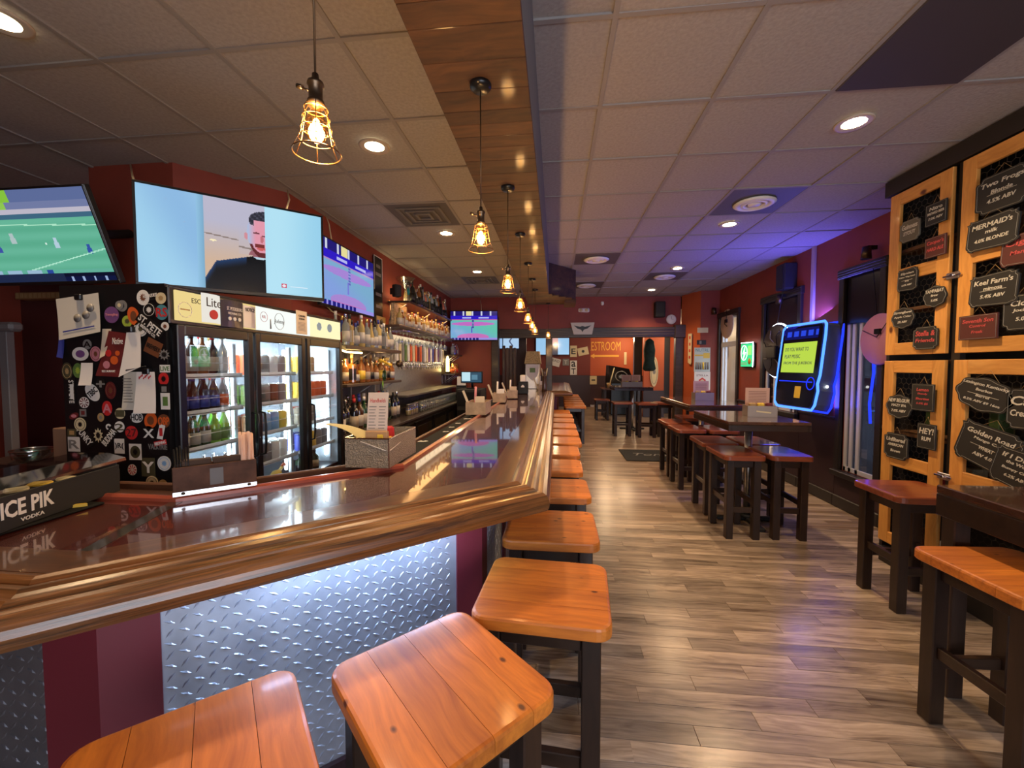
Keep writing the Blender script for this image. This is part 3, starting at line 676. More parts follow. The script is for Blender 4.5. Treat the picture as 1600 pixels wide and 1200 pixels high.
# ================================================================ bottles, cans, glasses
AMB = pm('amber_glass', (.05,.018,.006), .08, coat=.5); GRNG = pm('green_glass', (.012,.045,.015), .08, coat=.5); DRKG = pm('dark_wine_glass', (.008,.008,.010), .08, coat=.5)
CLR = pm('clear_spirit', (.20,.22,.22), .05, coat=1); AQUA = pm('aqua_glass', (.03,.30,.30), .07, coat=.6); WHISK = pm('whiskey_glass', (.22,.075,.015), .07, coat=.6); LIMEG = pm('lime_glass', (.22,.50,.06), .1, coat=.5)
FROST = pm('frosted_glass', (.28,.31,.32), .3); PALEG = pm('pale_gold_glass', (.42,.32,.12), .08, coat=.6); ROSE = pm('rose_glass', (.42,.14,.09), .1, coat=.5); BLUEG = pm('blue_glass', (.02,.05,.28), .1, coat=.5)
GL = {'amber': AMB, 'green': GRNG, 'black': DRKG, 'clear': CLR, 'aqua': AQUA, 'whiskey brown': WHISK, 'lime': LIMEG, 'frosted': FROST, 'pale gold': PALEG, 'rose': ROSE, 'blue': BLUEG}
CAPM = {'black': MATTE, 'gold': pm('gold_cap', (.55,.38,.12), .3, .8), 'silver': CHROME, 'white': C['white'], 'red': C['red'], 'blue': C['blue'], 'cork': C['tan'], 'green': C['green']}
LABM = {'white': pm('bottle_label_white', (.40,.38,.35), .6), 'cream': pm('bottle_label_cream', (.38,.31,.22), .6), 'black': C['black'], 'red': C['red'], 'blue': C['blue'], 'gold': C['yellow'], 'green': C['green'], 'orange': C['orange'], 'pink': C['pink']}
def prof(kind, h, r):
    if kind == 'wine': return [(r*.9,0), (r,.01), (r,h*.58), (r*.85,h*.66), (r*.38,h*.76), (r*.36,h*.93), (r*.36,h*.93)]
    if kind == 'spirit': return [(r*.95,0), (r,.01), (r,h*.62), (r*.8,h*.70), (r*.36,h*.77), (r*.34,h*.90)]
    if kind == 'round': return [(r*.7,0), (r,h*.15), (r*1.05,h*.38), (r*.8,h*.58), (r*.3,h*.72), (r*.28,h*.88)]
    if kind == 'slim': return [(r*.9,0), (r,.01), (r*.95,h*.40), (r*.5,h*.62), (r*.36,h*.80), (r*.34,h*.92)]
    if kind == 'beer': return [(r*.9,0), (r,.008), (r,h*.55), (r*.75,h*.68), (r*.40,h*.82), (r*.38,h*.95)]
_bc = {}
def bottle(loc, kind, h, r, g, cap, lab, label, group=None, parent=None, n=12):
    k = (kind, h, r)
    if k not in _bc:
        pf = prof(kind, h, r)
        if kind == 'square':
            b = MB().box(-r, r, -r*.7, r*.7, 0, h*.66, .012).lathe([(r*.4,h*.66), (r*.34,h*.72), (r*.34,h*.88)], n=n)
            lb = MB().box(-r*.85, r*.85, -r*.7-.0015, -r*.7, h*.12, h*.5).box(-r*.85, r*.85, r*.7, r*.7+.0015, h*.12, h*.5).box(r, r+.0015, -r*.5, r*.5, h*.12, h*.5)
            cp = MB().cyl((0,0,h*.86), (0,0,h), r*.42, n=n)
        else:
            b = MB().lathe(pf, n=n); rr = r*(1.06 if kind == 'round' else 1.012)
            lb = MB().lathe([(r,h*.12), (rr+.0008,h*.12), (rr+.0008,h*.46), (r,h*.46)] if kind != 'slim' else [(r*.97,h*.1), (r*1.015,h*.1), (r*.99,h*.36), (r*.95,h*.36)], n=n)
            cr = pf[-1][0]*1.12; z0 = pf[-1][1]
            cp = MB().cyl((0,0,z0-h*.05), (0,0,h), cr, cr*.95, n=n)
        _bc[k] = (b.mesh('bottle_body'), lb.mesh('paper_label'), cp.mesh('cap'))
    t = thing('bottle', label, 'bottle', loc, random.uniform(-.3, .3), group)
    for me, nm, m in zip(_bc[k], ('body', 'paper_label', 'cap'), (GL[g], LABM[lab], CAPM[cap])):
        if (nm, m.name, k) not in _bc: q = me.copy(); q.materials.append(m); _bc[nm, m.name, k] = q
        put(_bc[nm, m.name, k], nm, None, t)
    return t
if True:
    prof_sq = prof
    def prof(kind, h, r): return prof_sq('spirit', h, r) if kind == 'square' else prof_sq(kind, h, r)
_cc = {}
def can(loc, body, label, group, h=.12, r=.030):
    k = (h, r)
    if k not in _cc:
        _cc[k] = (MB().lathe([(r*.8,0), (r,.008), (r,h-.012), (r*.82,h-.002)], n=12).mesh('can_body'), MB().lathe([(0,h-.005), (r*.76,h-.005), (r*.8,h), (r*.82,h-.003)], n=12).mesh('can_lid'))
    t = thing('drink_can', label, 'can', loc, 0, group)
    kk = (k, body.name)
    if kk not in _cc: m = _cc[k][0].copy(); m.materials.append(body); _cc[kk] = m
    if 'lid' not in _cc: _cc['lid'] = _cc[k][1]; _cc['lid'].materials.append(CHROME)
    put(_cc[kk], 'can_body', None, t); put(_cc['lid'], 'can_lid', None, t); return t
# ================================================================ three door cooler
CX0, CX1, CY0, CY1 = -2.34, -1.75, 1.72, 3.24
cool = thing('drinks_cooler', 'tall black three door glass fronted drinks cooler with lit header', 'cooler', (0,0,0))
INW = pm('cooler_inside_white', (.42,.47,.52), .5)
MB().box(CX0, CX1-.04, CY0, CY0+.03, 0, 1.95).box(CX0, CX1-.04, CY1-.03, CY1, 0, 1.95).box(CX0, CX0+.03, CY0+.03, CY1-.03, 0, 1.95).box(CX0+.03, CX1-.04, CY0+.03, CY1-.03, 0, .78).box(CX0+.03, CX1-.04, CY0+.03, CY1-.03, 1.77, 1.95).build('cabinet', BLACK, cool)
MB().box(CX0+.03, CX0+.034, CY0+.03, CY1-.03, .78, 1.77).box(CX0+.034, CX1-.05, CY0+.03, CY0+.034, .78, 1.77).box(CX0+.034, CX1-.05, CY1-.034, CY1-.03, .78, 1.77).box(CX0+.034, CX1-.05, CY0+.034, CY1-.034, 1.765, 1.77).build('liner', INW, cool)
DY = [(1.74,2.22), (2.24,2.72), (2.74,3.22)]
TUBE = em('cooler_tube_glow', (.80,.92,1), 22)
for k, (a, b) in enumerate(DY):
    for q, z in enumerate((1.517, 1.33, 1.143, .95)):
        sh = MB().box(CX0+.04, CX1-.075, a+.0, b-.0, z-.008, z-.003).box(CX1-.079, CX1-.075, a, b, z-.012, z+.014)
        sh.tube([(CX1-.077, a+.02, z+.07), (CX1-.077, b-.03, z+.07)], .0015, 4).build('shelf', pm('white_wire', (.70,.74,.76), .4), cool)
    d = MB(); x0, x1 = CX1-.035, CX1
    d.box(x0, x1, a, a+.04, .70, 1.765, .004).box(x0, x1, b-.04, b, .70, 1.765, .004).box(x0, x1, a+.04, b-.04, 1.715, 1.765, .004).box(x0, x1, a+.04, b-.04, .70, .76, .004)
    dr = d.build('door', BLACK, cool)
    MB().box(x0+.012, x0+.018, a+.04, b-.04, .76, 1.715).build('pane', GLASS, dr)
    hy = b-.02 if k == 0 else (a+.02)
    MB().tube([(x1, hy, 1.30), (x1+.03, hy, 1.29), (x1+.035, hy, 1.22), (x1+.035, hy, 1.12), (x1+.03, hy, 1.05), (x1, hy, 1.04)], .007, 8).build('handle', BLACK, dr)
    MB().box(CX1-.125, CX1-.10, b-.035, b-.012, .82, 1.70, .003).build('tube_cover', INW, cool)
    MB().cyl((CX1-.135, b-.045, .84), (CX1-.135, b-.045, 1.68), .008, n=10).build('light_tube', TUBE, cool)
light('cooler_light', 'AREA', (-2.02, 2.48, 1.755), 9, (.80,.92,1), .3, 1.3)
for k, (a, b) in enumerate(DY): light('cooler_tube_light', 'AREA', (CX1-.15, b-.06, 1.26), 4.5, (.80,.92,1), .03, .85, (-2.2, a+.1, 1.26))
# header
HG = em('cooler_header_glow', (.95,.86,.50), .65)
MB().box(CX1-.045, CX1-.02, CY0, CY1, 1.765, 1.94, .005).build('header_frame', BLACK, cool)
def hpanel(px0, px1, name, m):
    a, b = onX(px0, 500, CX1).y, onX(px1, 500, CX1).y
    return MB().box(CX1-.02, CX1-.008, max(a, CY0+.01), min(b, CY1-.01), 1.785, 1.925, .002).build(name, m, cool), (a+b)/2, b-a
FR = R(90)
def ytext(s, m, par, y, z, wd, h, x=CX1-.006, shear=0): return text(s, m, par, (x, y, z), wd, h, shear, rot=(0, 0, R(90)))
hpanel(278, 402, 'lit_panel', em('header_gold', (.80,.62,.25), .62)); hpanel(402, 486, 'lit_panel', em('header_white', (.80,.84,.80), .70)); hpanel(486, 533, 'lit_panel', HG)
pn = MB()
# curved flask-like printed panels in front of the header
def curved(px0, px1, z0, z1, name, m, bulge=.02):
    a, b = onX(px0, 500, CX1+.02).y, onX(px1, 500, CX1+.02).y; mb = MB(); v = []; n = 8
    for i in range(n+1):
        t = i/n; y = a+(b-a)*t; x = CX1+bulge*sin(pi*t)
        v += [(x, y, z0), (x, y, z1), (x-.004, y, z1), (x-.004, y, z0)]
    f = []
    for i in range(n):
        for k in range(4): f.append((i*4+k, (i+1)*4+k, (i+1)*4+(k+1) % 4, i*4+(k+1) % 4))
    f += [(3,2,1,0), (n*4, n*4+1, n*4+2, n*4+3)]
    mb.add(v, [tuple(reversed(q)) for q in f]); return mb.build(name, m, cool), (a+b)/2, b-a
w_, yl, wl = curved(322, 350, 1.79, 1.935, 'white_sign', em('lite_sign_white', (.80,.76,.68), .6), .012)
p_, yc, wd = curved(351, 385, 1.78, 1.922, 'navy_sign', pm('navy_sign', (.015,.018,.04), .3), .012)
ytext('ST. PETERSBURG', C['white'], cool, yc, 1.878, wd*.7, .018, CX1+.016); ytext('BREWING CO.', C['white'], cool, yc, 1.853, wd*.6, .012, CX1+.016)
for q in (-1, 0, 1): MB().cyl((CX1+.011, yc+q*wd*.22, 1.825), (CX1+.016, yc+q*wd*.22, 1.825), .010, n=12).build('white_dot', C['white'], cool)
ytext('Lite', C['black'], cool, yl, 1.892, wl*.8, .045, CX1+.016); MB().cyl((CX1+.010, yl, 1.832), (CX1+.016, yl, 1.832), .024, n=20).build('red_roundel', C['red'], cool)
y1_ = onX(310, 480, CX1).y; ytext('ESC', C['black'], cool, y1_-.005, 1.888, .05, .024)
y2_ = onX(291, 480, CX1).y
rg = MB().tube([(CX1-.006, y2_+.036*cos(2*pi*i/24), 1.838+.036*sin(2*pi*i/24)) for i in range(24)], .0016, 4, True); rg.build('ring_print', PAPER, cool); MB().box(CX1-.007, CX1-.005, y2_-.025, y2_+.025, 1.836, 1.842).build('stripe_print', C['tan'], cool)
yy = onX(393, 500, CX1).y; MB().box(CX1-.008, CX1-.004, yy-.055, yy+.035, 1.79, 1.915).build('notice_card', PAPER, cool); ytext('NOTICE', C['black'], cool, yy-.005, 1.893, .07, .022, CX1-.002)
yy = onX(414, 500, CX1).y; MB().tube([(CX1-.006, yy+.03*cos(2*pi*i/24), 1.868+.03*sin(2*pi*i/24)) for i in range(24)], .0012, 4, True).build('ring_print', C['pink'], cool); ytext('RR', C['pink'], cool, yy, 1.868, .03, .018)
yy = onX(424, 500, CX1).y; MB().cyl((CX1-.006, yy, 1.80), (CX1-.006, yy, 1.86), .005, .003, n=8).build('bottle_print', C['grey'], cool)
yy = onX(438, 500, CX1).y; MB().tube([(CX1-.006, yy+.045*cos(2*pi*i/24), 1.855+.052*sin(2*pi*i/24)) for i in range(24)], .0014, 4, True).build('ring_print', C['grey'], cool); ytext('Johnny', C['black'], cool, yy, 1.85, .10, .032, shear=.3)
yy = onX(473, 500, CX1+.01).y; MB().box(CX1, CX1+.003, yy-.06, yy+.06, 1.79, 1.95).build('notice_sheet', CREAM, cool); ytext('CONSUMER', C['black'], cool, yy, 1.915, .075, .013, CX1+.005); ytext('ADVISORY', C['black'], cool, yy, 1.895, .065, .012, CX1+.005)
for q in range(7): MB().box(CX1+.003, CX1+.0038, yy-.04, yy+.04, 1.868-.009*q, 1.871-.009*q).build('text_line', C['grey'], cool)
for px, t_ in ((500, 'shield'), (516, 'badge')):
    yy = onX(px, 510, CX1).y; MB().cyl((CX1-.007, yy, 1.865), (CX1-.005, yy, 1.865), .032, n=6 if t_ == 'shield' else 16).build('blue_badge_print', C['sky'], cool)
    ytext('V', C['white'], cool, yy, 1.865, .02, .03)
# contents
gg = 'bottles and cans in the lit cooler'
rows = [(0, 1.517, [('spirit','clear','silver','white'), ('wine','amber','black','white'), ('wine','whiskey brown','silver','cream'), ('wine','black','red','cream'), ('wine','clear','gold','white')], .23, 'top'),
        (0, 1.33, [('beer','black','blue','blue')]*3+[('beer','amber','silver','blue'), ('beer','clear','red','orange')], .185, 'second'),
        (0, 1.143, [('beer','green','silver','white')]*3+[('beer','lime','gold','green'), ('beer','lime','gold','green')], .185, 'third'),
        (0, .95, [('round','clear','silver','white')]*3+[('round','amber','silver','black')]*2, .13, 'bottom')]
for d, z, specs, h, nm in rows:
    a, b = DY[d]; n = 6
    for q in range(n):
        kd, g, cp, lb = specs[min(4, q*5//6)]
        for dep in range(2):
            bottle((CX1-.115-.075*dep, a+.058+q*(.325/(n-1)), z), kd, h*(.97+.03*((q*3+dep) % 2)), .0265, g, cp, lb, '%s bottle, %s row, %s from the sticker side, %s shelf of first cooler' % (g, ('front', 'rear')[dep], ORD[q], nm), gg)
cols_ = {'orange': C['orange'], 'teal': C['teal'], 'green': C['green'], 'brown': C['brown'], 'grey': C['grey'], 'yellow': C['yellow'], 'sky blue': C['sky'], 'white': C['white'], 'red': C['red'], 'navy': C['blue'], 'tan': C['tan'], 'black': C['black']}
canrows = [(1, 1.517, ['orange','red','grey','white','grey'], 'top'), (1, 1.33, ['green','green','grey','brown','grey'], 'second'), (1, 1.143, ['brown','orange','sky blue','sky blue','yellow'], 'third'), (1, .95, ['white','grey','grey','white','white'], 'fourth'),
           (2, 1.517, ['yellow','grey','tan'], 'top'), (2, 1.33, ['yellow','yellow','orange','orange','orange'], 'second'), (2, 1.143, ['grey','red','grey'], 'third'), (2, .95, ['navy','navy','yellow','grey','grey'], 'fourth')]
for d, z, cs_, nm in canrows:
    a, b = DY[d]; n = len(cs_)
    for q, c_ in enumerate(cs_):
        for dep in range(2):
            can((CX1-.12-.075*dep, a+.065+q*.078, z), cols_[c_], '%s can, %s row, %s from the hinge, %s shelf of the %s cooler door' % (c_, ('front', 'rear')[dep], ORD[q], nm, ('first','middle','third')[d]), gg, .125, .031)
for q, (dy, kd, g, cp, lb, h) in enumerate([(.06,'slim','frosted','white','white',.16), (.13,'spirit','frosted','silver','green',.15)]):
    bottle((CX1-.11, DY[1][0]+dy, .78), kd, h, .033, g, cp, lb, '%s bottle standing low in the middle cooler, %s from the hinge' % (g, ORD[q]), gg)
tf = thing('yellow_mixer_bottle', 'yellow squeeze bottle lying tilted at the bottom of the middle cooler', 'bottle', (CX1-.10, DY[1][0]+.22, .785), 0, gg)
MB().lathe([(.02,0), (.035,.01), (.035,.09), (.012,.12), (.010,.15)], n=14).build('body', C['yellow'], tf, (0, 0, .012), (R(-55), 0, 0))
MB().cyl((0,0,0), (0,0,.03), .013, n=10).build('cap', C['orange'], tf, (0, .123, .098), (R(-55), 0, 0))
for q, dy in enumerate((.06, .14, .23)): bottle((CX1-.11, DY[2][0]+dy, .78), ('spirit','square','spirit')[q], .15, .034, 'green', 'black', ('black','white','cream')[q], 'dark green liquor bottle at the bottom of the third cooler door, %s from the hinge' % ORD[q], gg)
# ================================================================ stickers on the cooler side (plane y = CY0)
SY = CY0-.001
shapes = {'round': lambda a, b: [(a*cos(2*pi*i/24), b*sin(2*pi*i/24)) for i in range(24)], 'oval': lambda a, b: [(a*cos(2*pi*i/24), b*sin(2*pi*i/24)) for i in range(24)],
    'square': lambda a, b: [(-a,-b), (a,-b), (a,b), (-a,b)], 'strip': lambda a, b: [(-a,-b), (a,-b), (a,b), (-a,b)], 'star': lambda a, b: [((a if i % 2 else a*.62)*cos(2*pi*i/20), (b if i % 2 else b*.62)*sin(2*pi*i/20)) for i in range(20)],
    'shield': lambda a, b: [(-a,b), (-a,-b*.2), (0,-b), (a,-b*.2), (a,b)]}
STK = [('round',191,478,9,9,0,'grey','black','',''), ('strip',235,462,14,7,8,'black','white','MAR AZULES',''), ('round',224,465,11,12,0,'white','brown','','portrait'), ('round',252,466,9,9,0,'cream','tan','',''), ('round',233,484,12,12,0,'black','white','','ring'),
 ('round',253,488,11,12,0,'teal','red','RS',''), ('round',175,492,13,13,0,'purple','pink','Yuengling',''), ('round',187,477,7,7,0,'grey','cream','',''), ('round',199,502,9,9,0,'lime','olive','',''), ('oval',209,494,10,15,18,'orange','brown','',''),
 ('strip',235,508,26,9,-38,'black','white','ST. PETE',''), ('strip',232,517,18,4,-38,'black','white','BREWING CO.',''), ('round',258,510,7,7,0,'white','brown','',''), ('round',220,514,12,12,0,'white','olive','',''), ('square',240,543,14,12,-25,'brown','black','BREWERY',''),
 ('star',257,554,10,9,0,'grey','black','',''), ('square',258,576,9,6,0,'white','green','LIVE',''), ('round',256,592,9,10,0,'red','black','','cross'), ('square',257,608,8,8,0,'black','grey','',''), ('square',259,627,8,13,0,'white','green','','leaf'),
 ('round',257,626,6,6,0,'yellow','green','',''), ('oval',126,553,15,11,0,'white','purple','',''), ('round',150,553,10,12,0,'pink','brown','',''), ('round',137,538,8,8,0,'grey','black','A',''), ('round',105,580,10,14,0,'olive','tan','','ring'), ('round',122,579,9,12,0,'green','lime','',''),
 ('oval',145,613,11,16,38,'white','black','TBBC',''), ('round',158,600,9,9,0,'black','grey','+',''), ('round',173,610,10,14,0,'maroon','brown','',''), ('round',132,629,9,9,0,'white','maroon','','burst'), ('strip',113,612,6,22,0,'black','white','',''), ('round',168,638,9,12,0,'red','pink','A',''),
 ('square',130,645,6,6,0,'grey','maroon','',''), ('round',188,646,9,9,0,'cream','olive','1',''), ('oval',214,652,11,9,0,'white','black','HOB',''), ('oval',236,657,11,13,-20,'orange','brown','',''), ('round',256,658,11,11,0,'brown','orange','OBP',''), ('oval',116,650,9,5,20,'maroon','pink','',''),
 ('round',158,652,6,7,0,'tan','grey','',''), ('round',126,663,11,11,0,'cream','black','',''), ('round',187,667,9,9,0,'white','olive','2',''), ('round',170,667,5,5,0,'white','black','',''), ('round',206,676,11,11,0,'red','maroon','27',''), ('round',233,677,11,12,0,'black','white','X','ring'), ('strip',133,682,19,9,-50,'black','white','FUNKY',''),
 ('strip',171,683,18,9,50,'black','white','BUDDHA',''), ('star',154,680,9,12,0,'cream','black','',''), ('square',113,676,8,6,0,'olive','tan','',''), ('square',116,694,11,12,0,'white','grey','R',''), ('square',187,697,9,12,0,'white','black',')R(',''), ('square',212,706,11,13,0,'white','olive','',''), ('round',212,706,9,10,0,'olive','black','',''),
 ('square',232,730,12,15,0,'olive','white','Y',''), ('round',257,724,12,12,0,'white','sky','',''), ('oval',247,698,19,13,0,'black','grey','VALKYRIE','ring'), ('square',251,692,11,4,12,'red','white','BREWING',''), ('round',207,734,8,9,0,'white','red','','burst'), ('round',238,754,11,11,0,'cream','black','',''), ('round',255,757,8,8,0,'tan','olive','',''),
 ('round',193,756,8,4,0,'white','black','','ring'), ('square',184,741,4,9,0,'grey','olive','',''), ('strip',252,675,5,12,-15,'white','red','','')]
nst = {}
CNAME = dict(sky='pale blue')
for k, (sh, px, py, a, b, rot, c1, c2, tx, ex) in enumerate(STK):
    p = onY(px, py, SY); sc_ = .0030; a_, b_ = a*sc_*.98, b*sc_*.98; lvl = .0012+.0004*(k % 4)
    desc = '%s %s sticker' % (CNAME.get(c1, c1), sh)
    if tx: desc += ' reading ' + tx
    elif ex: desc += ' with %s %s mark' % (CNAME.get(c2, c2), ex)
    else: desc += ' with %s centre' % CNAME.get(c2, c2)
    near = 'high' if py < 520 else ('midway up' if py < 620 else ('low' if py < 690 else 'just above the bar'))
    side = 'outer edge' if px < 140 else ('middle' if px < 215 else 'door edge')
    ds = desc+' '+near+' by the '+side
    if ds in nst: ds = desc+' '+near+', second by the '+side
    nst[ds] = 1
    t = thing('sticker', ds, 'sticker', (p.x, SY-lvl, p.z), 0, 'brewery stickers on the cooler side')
    rr = R(rot)
    MB().vprism([(x*cos(rr)-z*sin(rr), x*sin(rr)+z*cos(rr)) for x, z in shapes[sh](a_, b_)], 0, .0008).build('backing', C[c1], t)
    if tx:
        o = text(tx, C[c2], t, (0, -.0004, 0), a_*1.75, min(b_*1.2, a_*1.75/len(tx)*2.1), bold=.02); o.rotation_euler = (0, -rr, 0)
    elif ex == 'ring' or (sh == 'round' and a > 9 and not ex):
        MB().tube([(a_*.78*cos(2*pi*i/20), 0, b_*.78*sin(2*pi*i/20)) for i in range(20)], .0012, 4, True).build('printed_ring', C[c2], t); MB().vprism([(x*.42, z*.42) for x, z in shapes['star'](a_, b_)], -.0004, 0).build('printed_emblem', C[c2], t)
    elif ex == 'burst':
        mb = MB()
        for i in range(9): an = 2*pi*i/9; mb.vprism([(a_*.25*cos(an-.1), b_*.25*sin(an-.1)), (a_*.9*cos(an-.17), b_*.9*sin(an-.17)), (a_*.9*cos(an+.17), b_*.9*sin(an+.17)), (a_*.25*cos(an+.1), b_*.25*sin(an+.1))], -.0004, 0)
        mb.build('printed_rays', C[c2], t)
    else: MB().vprism([(x*.55, z*.55) for x, z in shapes['star' if sh in ('round','star') else sh](a_, b_)], -.0004, 0).build('printed_emblem', C[c2], t)
p = onY(113, 612, SY); o = text('ST. PETE', C['white'], None, (p.x, SY-.004, p.z), .11, .026, rot=(0, R(90), 0), name='sticker_lettering'); tag(o, 'white lettering ST. PETE running down the black strip ', 'sticker', 'brewery stickers on the cooler side')
# papers held on the cooler side
def sheet(pts, m, label, lift, cat='paper', nm='paper_sheet', grp='papers clipped to the cooler side'):
    q = [onY(x, y, SY) for x, y in pts]; c = sum(q, Vector())/len(q)
    t = thing(nm, label, cat, (c.x, SY-lift, c.z), 0, grp)
    mb = MB(); n = 6; pl = [(v.x-c.x, v.z-c.z) for v in q]
    # four-corner sheet with a slight curl towards the bottom
    v = []
    for i in range(n+1):
        s_ = i/n
        for A_, B_ in ((pl[0], pl[3]), (pl[1], pl[2])):
            x = A_[0]*(1-s_)+B_[0]*s_; z = A_[1]*(1-s_)+B_[1]*s_; v.append((x, -.010*s_*s_, z)); v.append((x, -.010*s_*s_+.0006, z))
    f = []
    for i in range(n):
        a = i*4; f += [(a, a+4, a+6, a+2), (a+1, a+3, a+7, a+5), (a, a+1, a+5, a+4), (a+2, a+6, a+7, a+3)]
    f += [(0,2,3,1), (n*4, n*4+1, n*4+3, n*4+2)]
    mb.add(v, f); mb.build('sheet', m, t); return t, pl
t, pl = sheet([(91,468), (157,458), (164,519), (100,532)], pm('calendar_paper', (.52,.49,.43), .7), 'large calendar sheet picturing two silver pans, high on the cooler side', .010, 'calendar', 'wall_calendar')
for px, py in ((128,498), (141,493), (148,482)):
    q = onY(px, py, SY); MB().lathe([(0,0), (.017,0), (.019,.004), (0,.004)], n=16).build('printed_pan', C['grey'], t, (q.x-t.location.x, -.006, q.z-t.location.z), (R(90), 0, 0))
q = onY(130, 515, SY); MB().box(-.085, .085, -.0012, 0, -.002, .004).build('blue_line', C['blue'], t, (q.x-t.location.x, -.0085, q.z-t.location.z), (0, R(-9), 0))
t, pl = sheet([(172,517), (206,522), (193,589), (155,587)], C['maroon'], 'food flyer with red and orange fruit picture, middle of the cooler side', .006)
for px, py, r_, m in ((175,552,.016,C['red']), (184,563,.02,C['orange']), (172,570,.018,C['pink']), (189,552,.012,C['orange'])):
    q = onY(px, py, SY); MB().cyl((0,0,0), (0,-.001,0), r_, n=14).build('printed_fruit', m, t, (q.x-t.location.x, -.009, q.z-t.location.z))
q = onY(187, 533, SY); text('Native', C['white'], t, (q.x-t.location.x, -.004, q.z-t.location.z), .055, .03, .2)
q = onY(176, 580, SY); text('RESTAURANT', C['white'], t, (q.x-t.location.x, -.0115, q.z-t.location.z), .07, .010)
t, pl = sheet([(202,519), (223,520), (227,573), (193,589)], PAPER, 'long white receipt paper with faint handwriting, beside the food flyer', .012)
t, pl = sheet([(196,581), (217,581), (216,640), (196,640)], pm('list_paper', (.50,.47,.40), .8), 'handwritten list on off white paper, hanging below the flyer', .008)
for q in range(9): MB().box(-.022, .018+.004*((q*7) % 3), -.0012, 0, .055-.0135*q, .059-.0135*q).build('handwriting_line', C['grey'], t, (0, -.012, 0))
t, pl = sheet([(218,581), (246,581), (251,645), (216,645)], PAPER, 'blank white notepad page clipped beside the handwritten list', .014)
for q in range(8): MB().box(-.002, .002, -.0015, 0, -.006, .006).build('red_fleck', C['red'], t, (-.03+.008*q, -.001, .068+(q % 3)*.006), (0, .6*(q % 2), 0))
t, pl = sheet([(129,567), (147,567), (148,602), (128,602)], PAPER, 'small pale receipt taped above the TBBC sticker', .006)
t, pl = sheet([(161,514), (175,514), (168,556), (160,560)], CREAM, 'pale folded leaflet half hidden behind the food flyer', .003)
t, pl = sheet([(93,525), (101,525), (103,560), (93,558)], C['blue'], 'narrow blue sheet under the calendar', .003)
for px, py, d in ((233,580,'above the white notepad'), (128,465,'holding the calendar'), (207,515,'above the receipt')):
    q = onY(px, py, SY); tag(MB().box(-.018, .018, -.022, 0, -.014, .014, .004).build('magnet_clip', BLACK, None, (q.x, SY, q.z)), 'black magnetic clip '+d, 'clip', 'magnetic clips')
q = onY(185, 576, SY)
tag(MB().lathe([(0,0), (.006,.002), (.006,.10), (0,.105)], n=8).build('marker_pen', BLACK, None, (onY(203,579,SY).x, SY-.016, onY(203,579,SY).z), (0, R(80), 0)), 'black marker pen clipped across the papers', 'pen')
# ================================================================ televisions
def screen_mat(name, s):
    m = bpy.data.materials.new(name); m.use_nodes = True; nt = m.node_tree; nt.nodes.clear()
    e = nt.nodes.new('ShaderNodeEmission'); o = nt.nodes.new('ShaderNodeOutputMaterial'); v = nt.nodes.new('ShaderNodeVertexColor'); v.layer_name = 'picture'
    g = nt.nodes.new('ShaderNodeBsdfGlossy'); g.inputs['Roughness'].default_value = .15; g.inputs[0].default_value = (.04,.04,.04,1); a = nt.nodes.new('ShaderNodeAddShader')
    nt.links.new(v.outputs[0], e.inputs[0]); e.inputs[1].default_value = s; nt.links.new(e.outputs[0], a.inputs[0]); nt.links.new(g.outputs[0], a.inputs[1]); nt.links.new(a.outputs[0], o.inputs[0]); return m
SCR = screen_mat('screen_picture', .60)
def screen(parent, w_, h_, fn, nx=150, ny=84, name='screen', y=-.003, m=None):
    vs = []; fs = []
    for j in range(ny+1):
        for i in range(nx+1): vs.append((-w_/2+w_*i/nx, y, -h_/2+h_*j/ny))
    for j in range(ny):
        for i in range(nx): a = j*(nx+1)+i; fs.append((a, a+1, a+nx+2, a+nx+1))
    me = bpy.data.meshes.new(name); me.from_pydata(vs, [], fs); ca = me.color_attributes.new('picture', 'FLOAT_COLOR', 'CORNER'); d = []
    for j in range(ny):
        for i in range(nx):
            c = srgb(*fn((i+.5)/nx, (j+.5)/ny))
            d += list(c)*4
    ca.data.foreach_set('color', d); me.update(); return put(me, name, m or SCR, parent)
def mix(a, b, t): t = max(0, min(1, t)); return tuple(a[i]*(1-t)+b[i]*t for i in range(3))
def soccer(u, v):
    u2 = .35+.65*u   # the frame shows the right part
    if v < .09:
        if v < .055 and u > .62: return (12, 22, 60) if int(u*60) % 5 else (150, 170, 210)
        return (28, 40, 70) if (u < .62) else (10, 16, 40)
    if v < .14: return (150, 180, 205) if u < .5 and int(u*26) % 4 else ((40, 70, 150) if .5 < u < .55 else (95, 170, 150))
    if v > .88: return (130, 190, 60) if u < .45 else (90, 105, 150)
    if v > .80: return (110, 120, 160) if u > .40 else (140, 195, 80)
    if v > .755: return (185, 180, 195)
    if v > .70: return (60, 100, 125)
    g = (88, 168, 138)
    if abs(v-.66+.05*u) < .006: return (170, 225, 195)
    if abs(v-(.12+.45*(u-.35)*.8)) < .006 and u > .3: return (175, 230, 205)
    for (cx, cy, c) in ((.66,.44,(175,200,215)), (.88,.36,(50,80,160)), (.35,.50,(170,190,190)), (.22,.40,(60,80,160)), (.12,.6,(170,200,200))):
        if abs(u-cx) < .012 and abs(v-cy) < .05: return c
        if abs(u-cx) < .018 and abs(v-cy+.03) < .03: return c
    if abs(u-.58) < .006 and abs(v-.43) < .01: return (220, 240, 230)
    return mix(g, (100, 178, 150), .5+.5*sin(v*40))
def inel(u, v, cx, cy, a, b, rot=0):
    x, y = u-cx, v-cy; c, s_ = cos(rot), sin(rot); return ((x*c+y*s_)/a)**2+((-x*s_+y*c)/b)**2
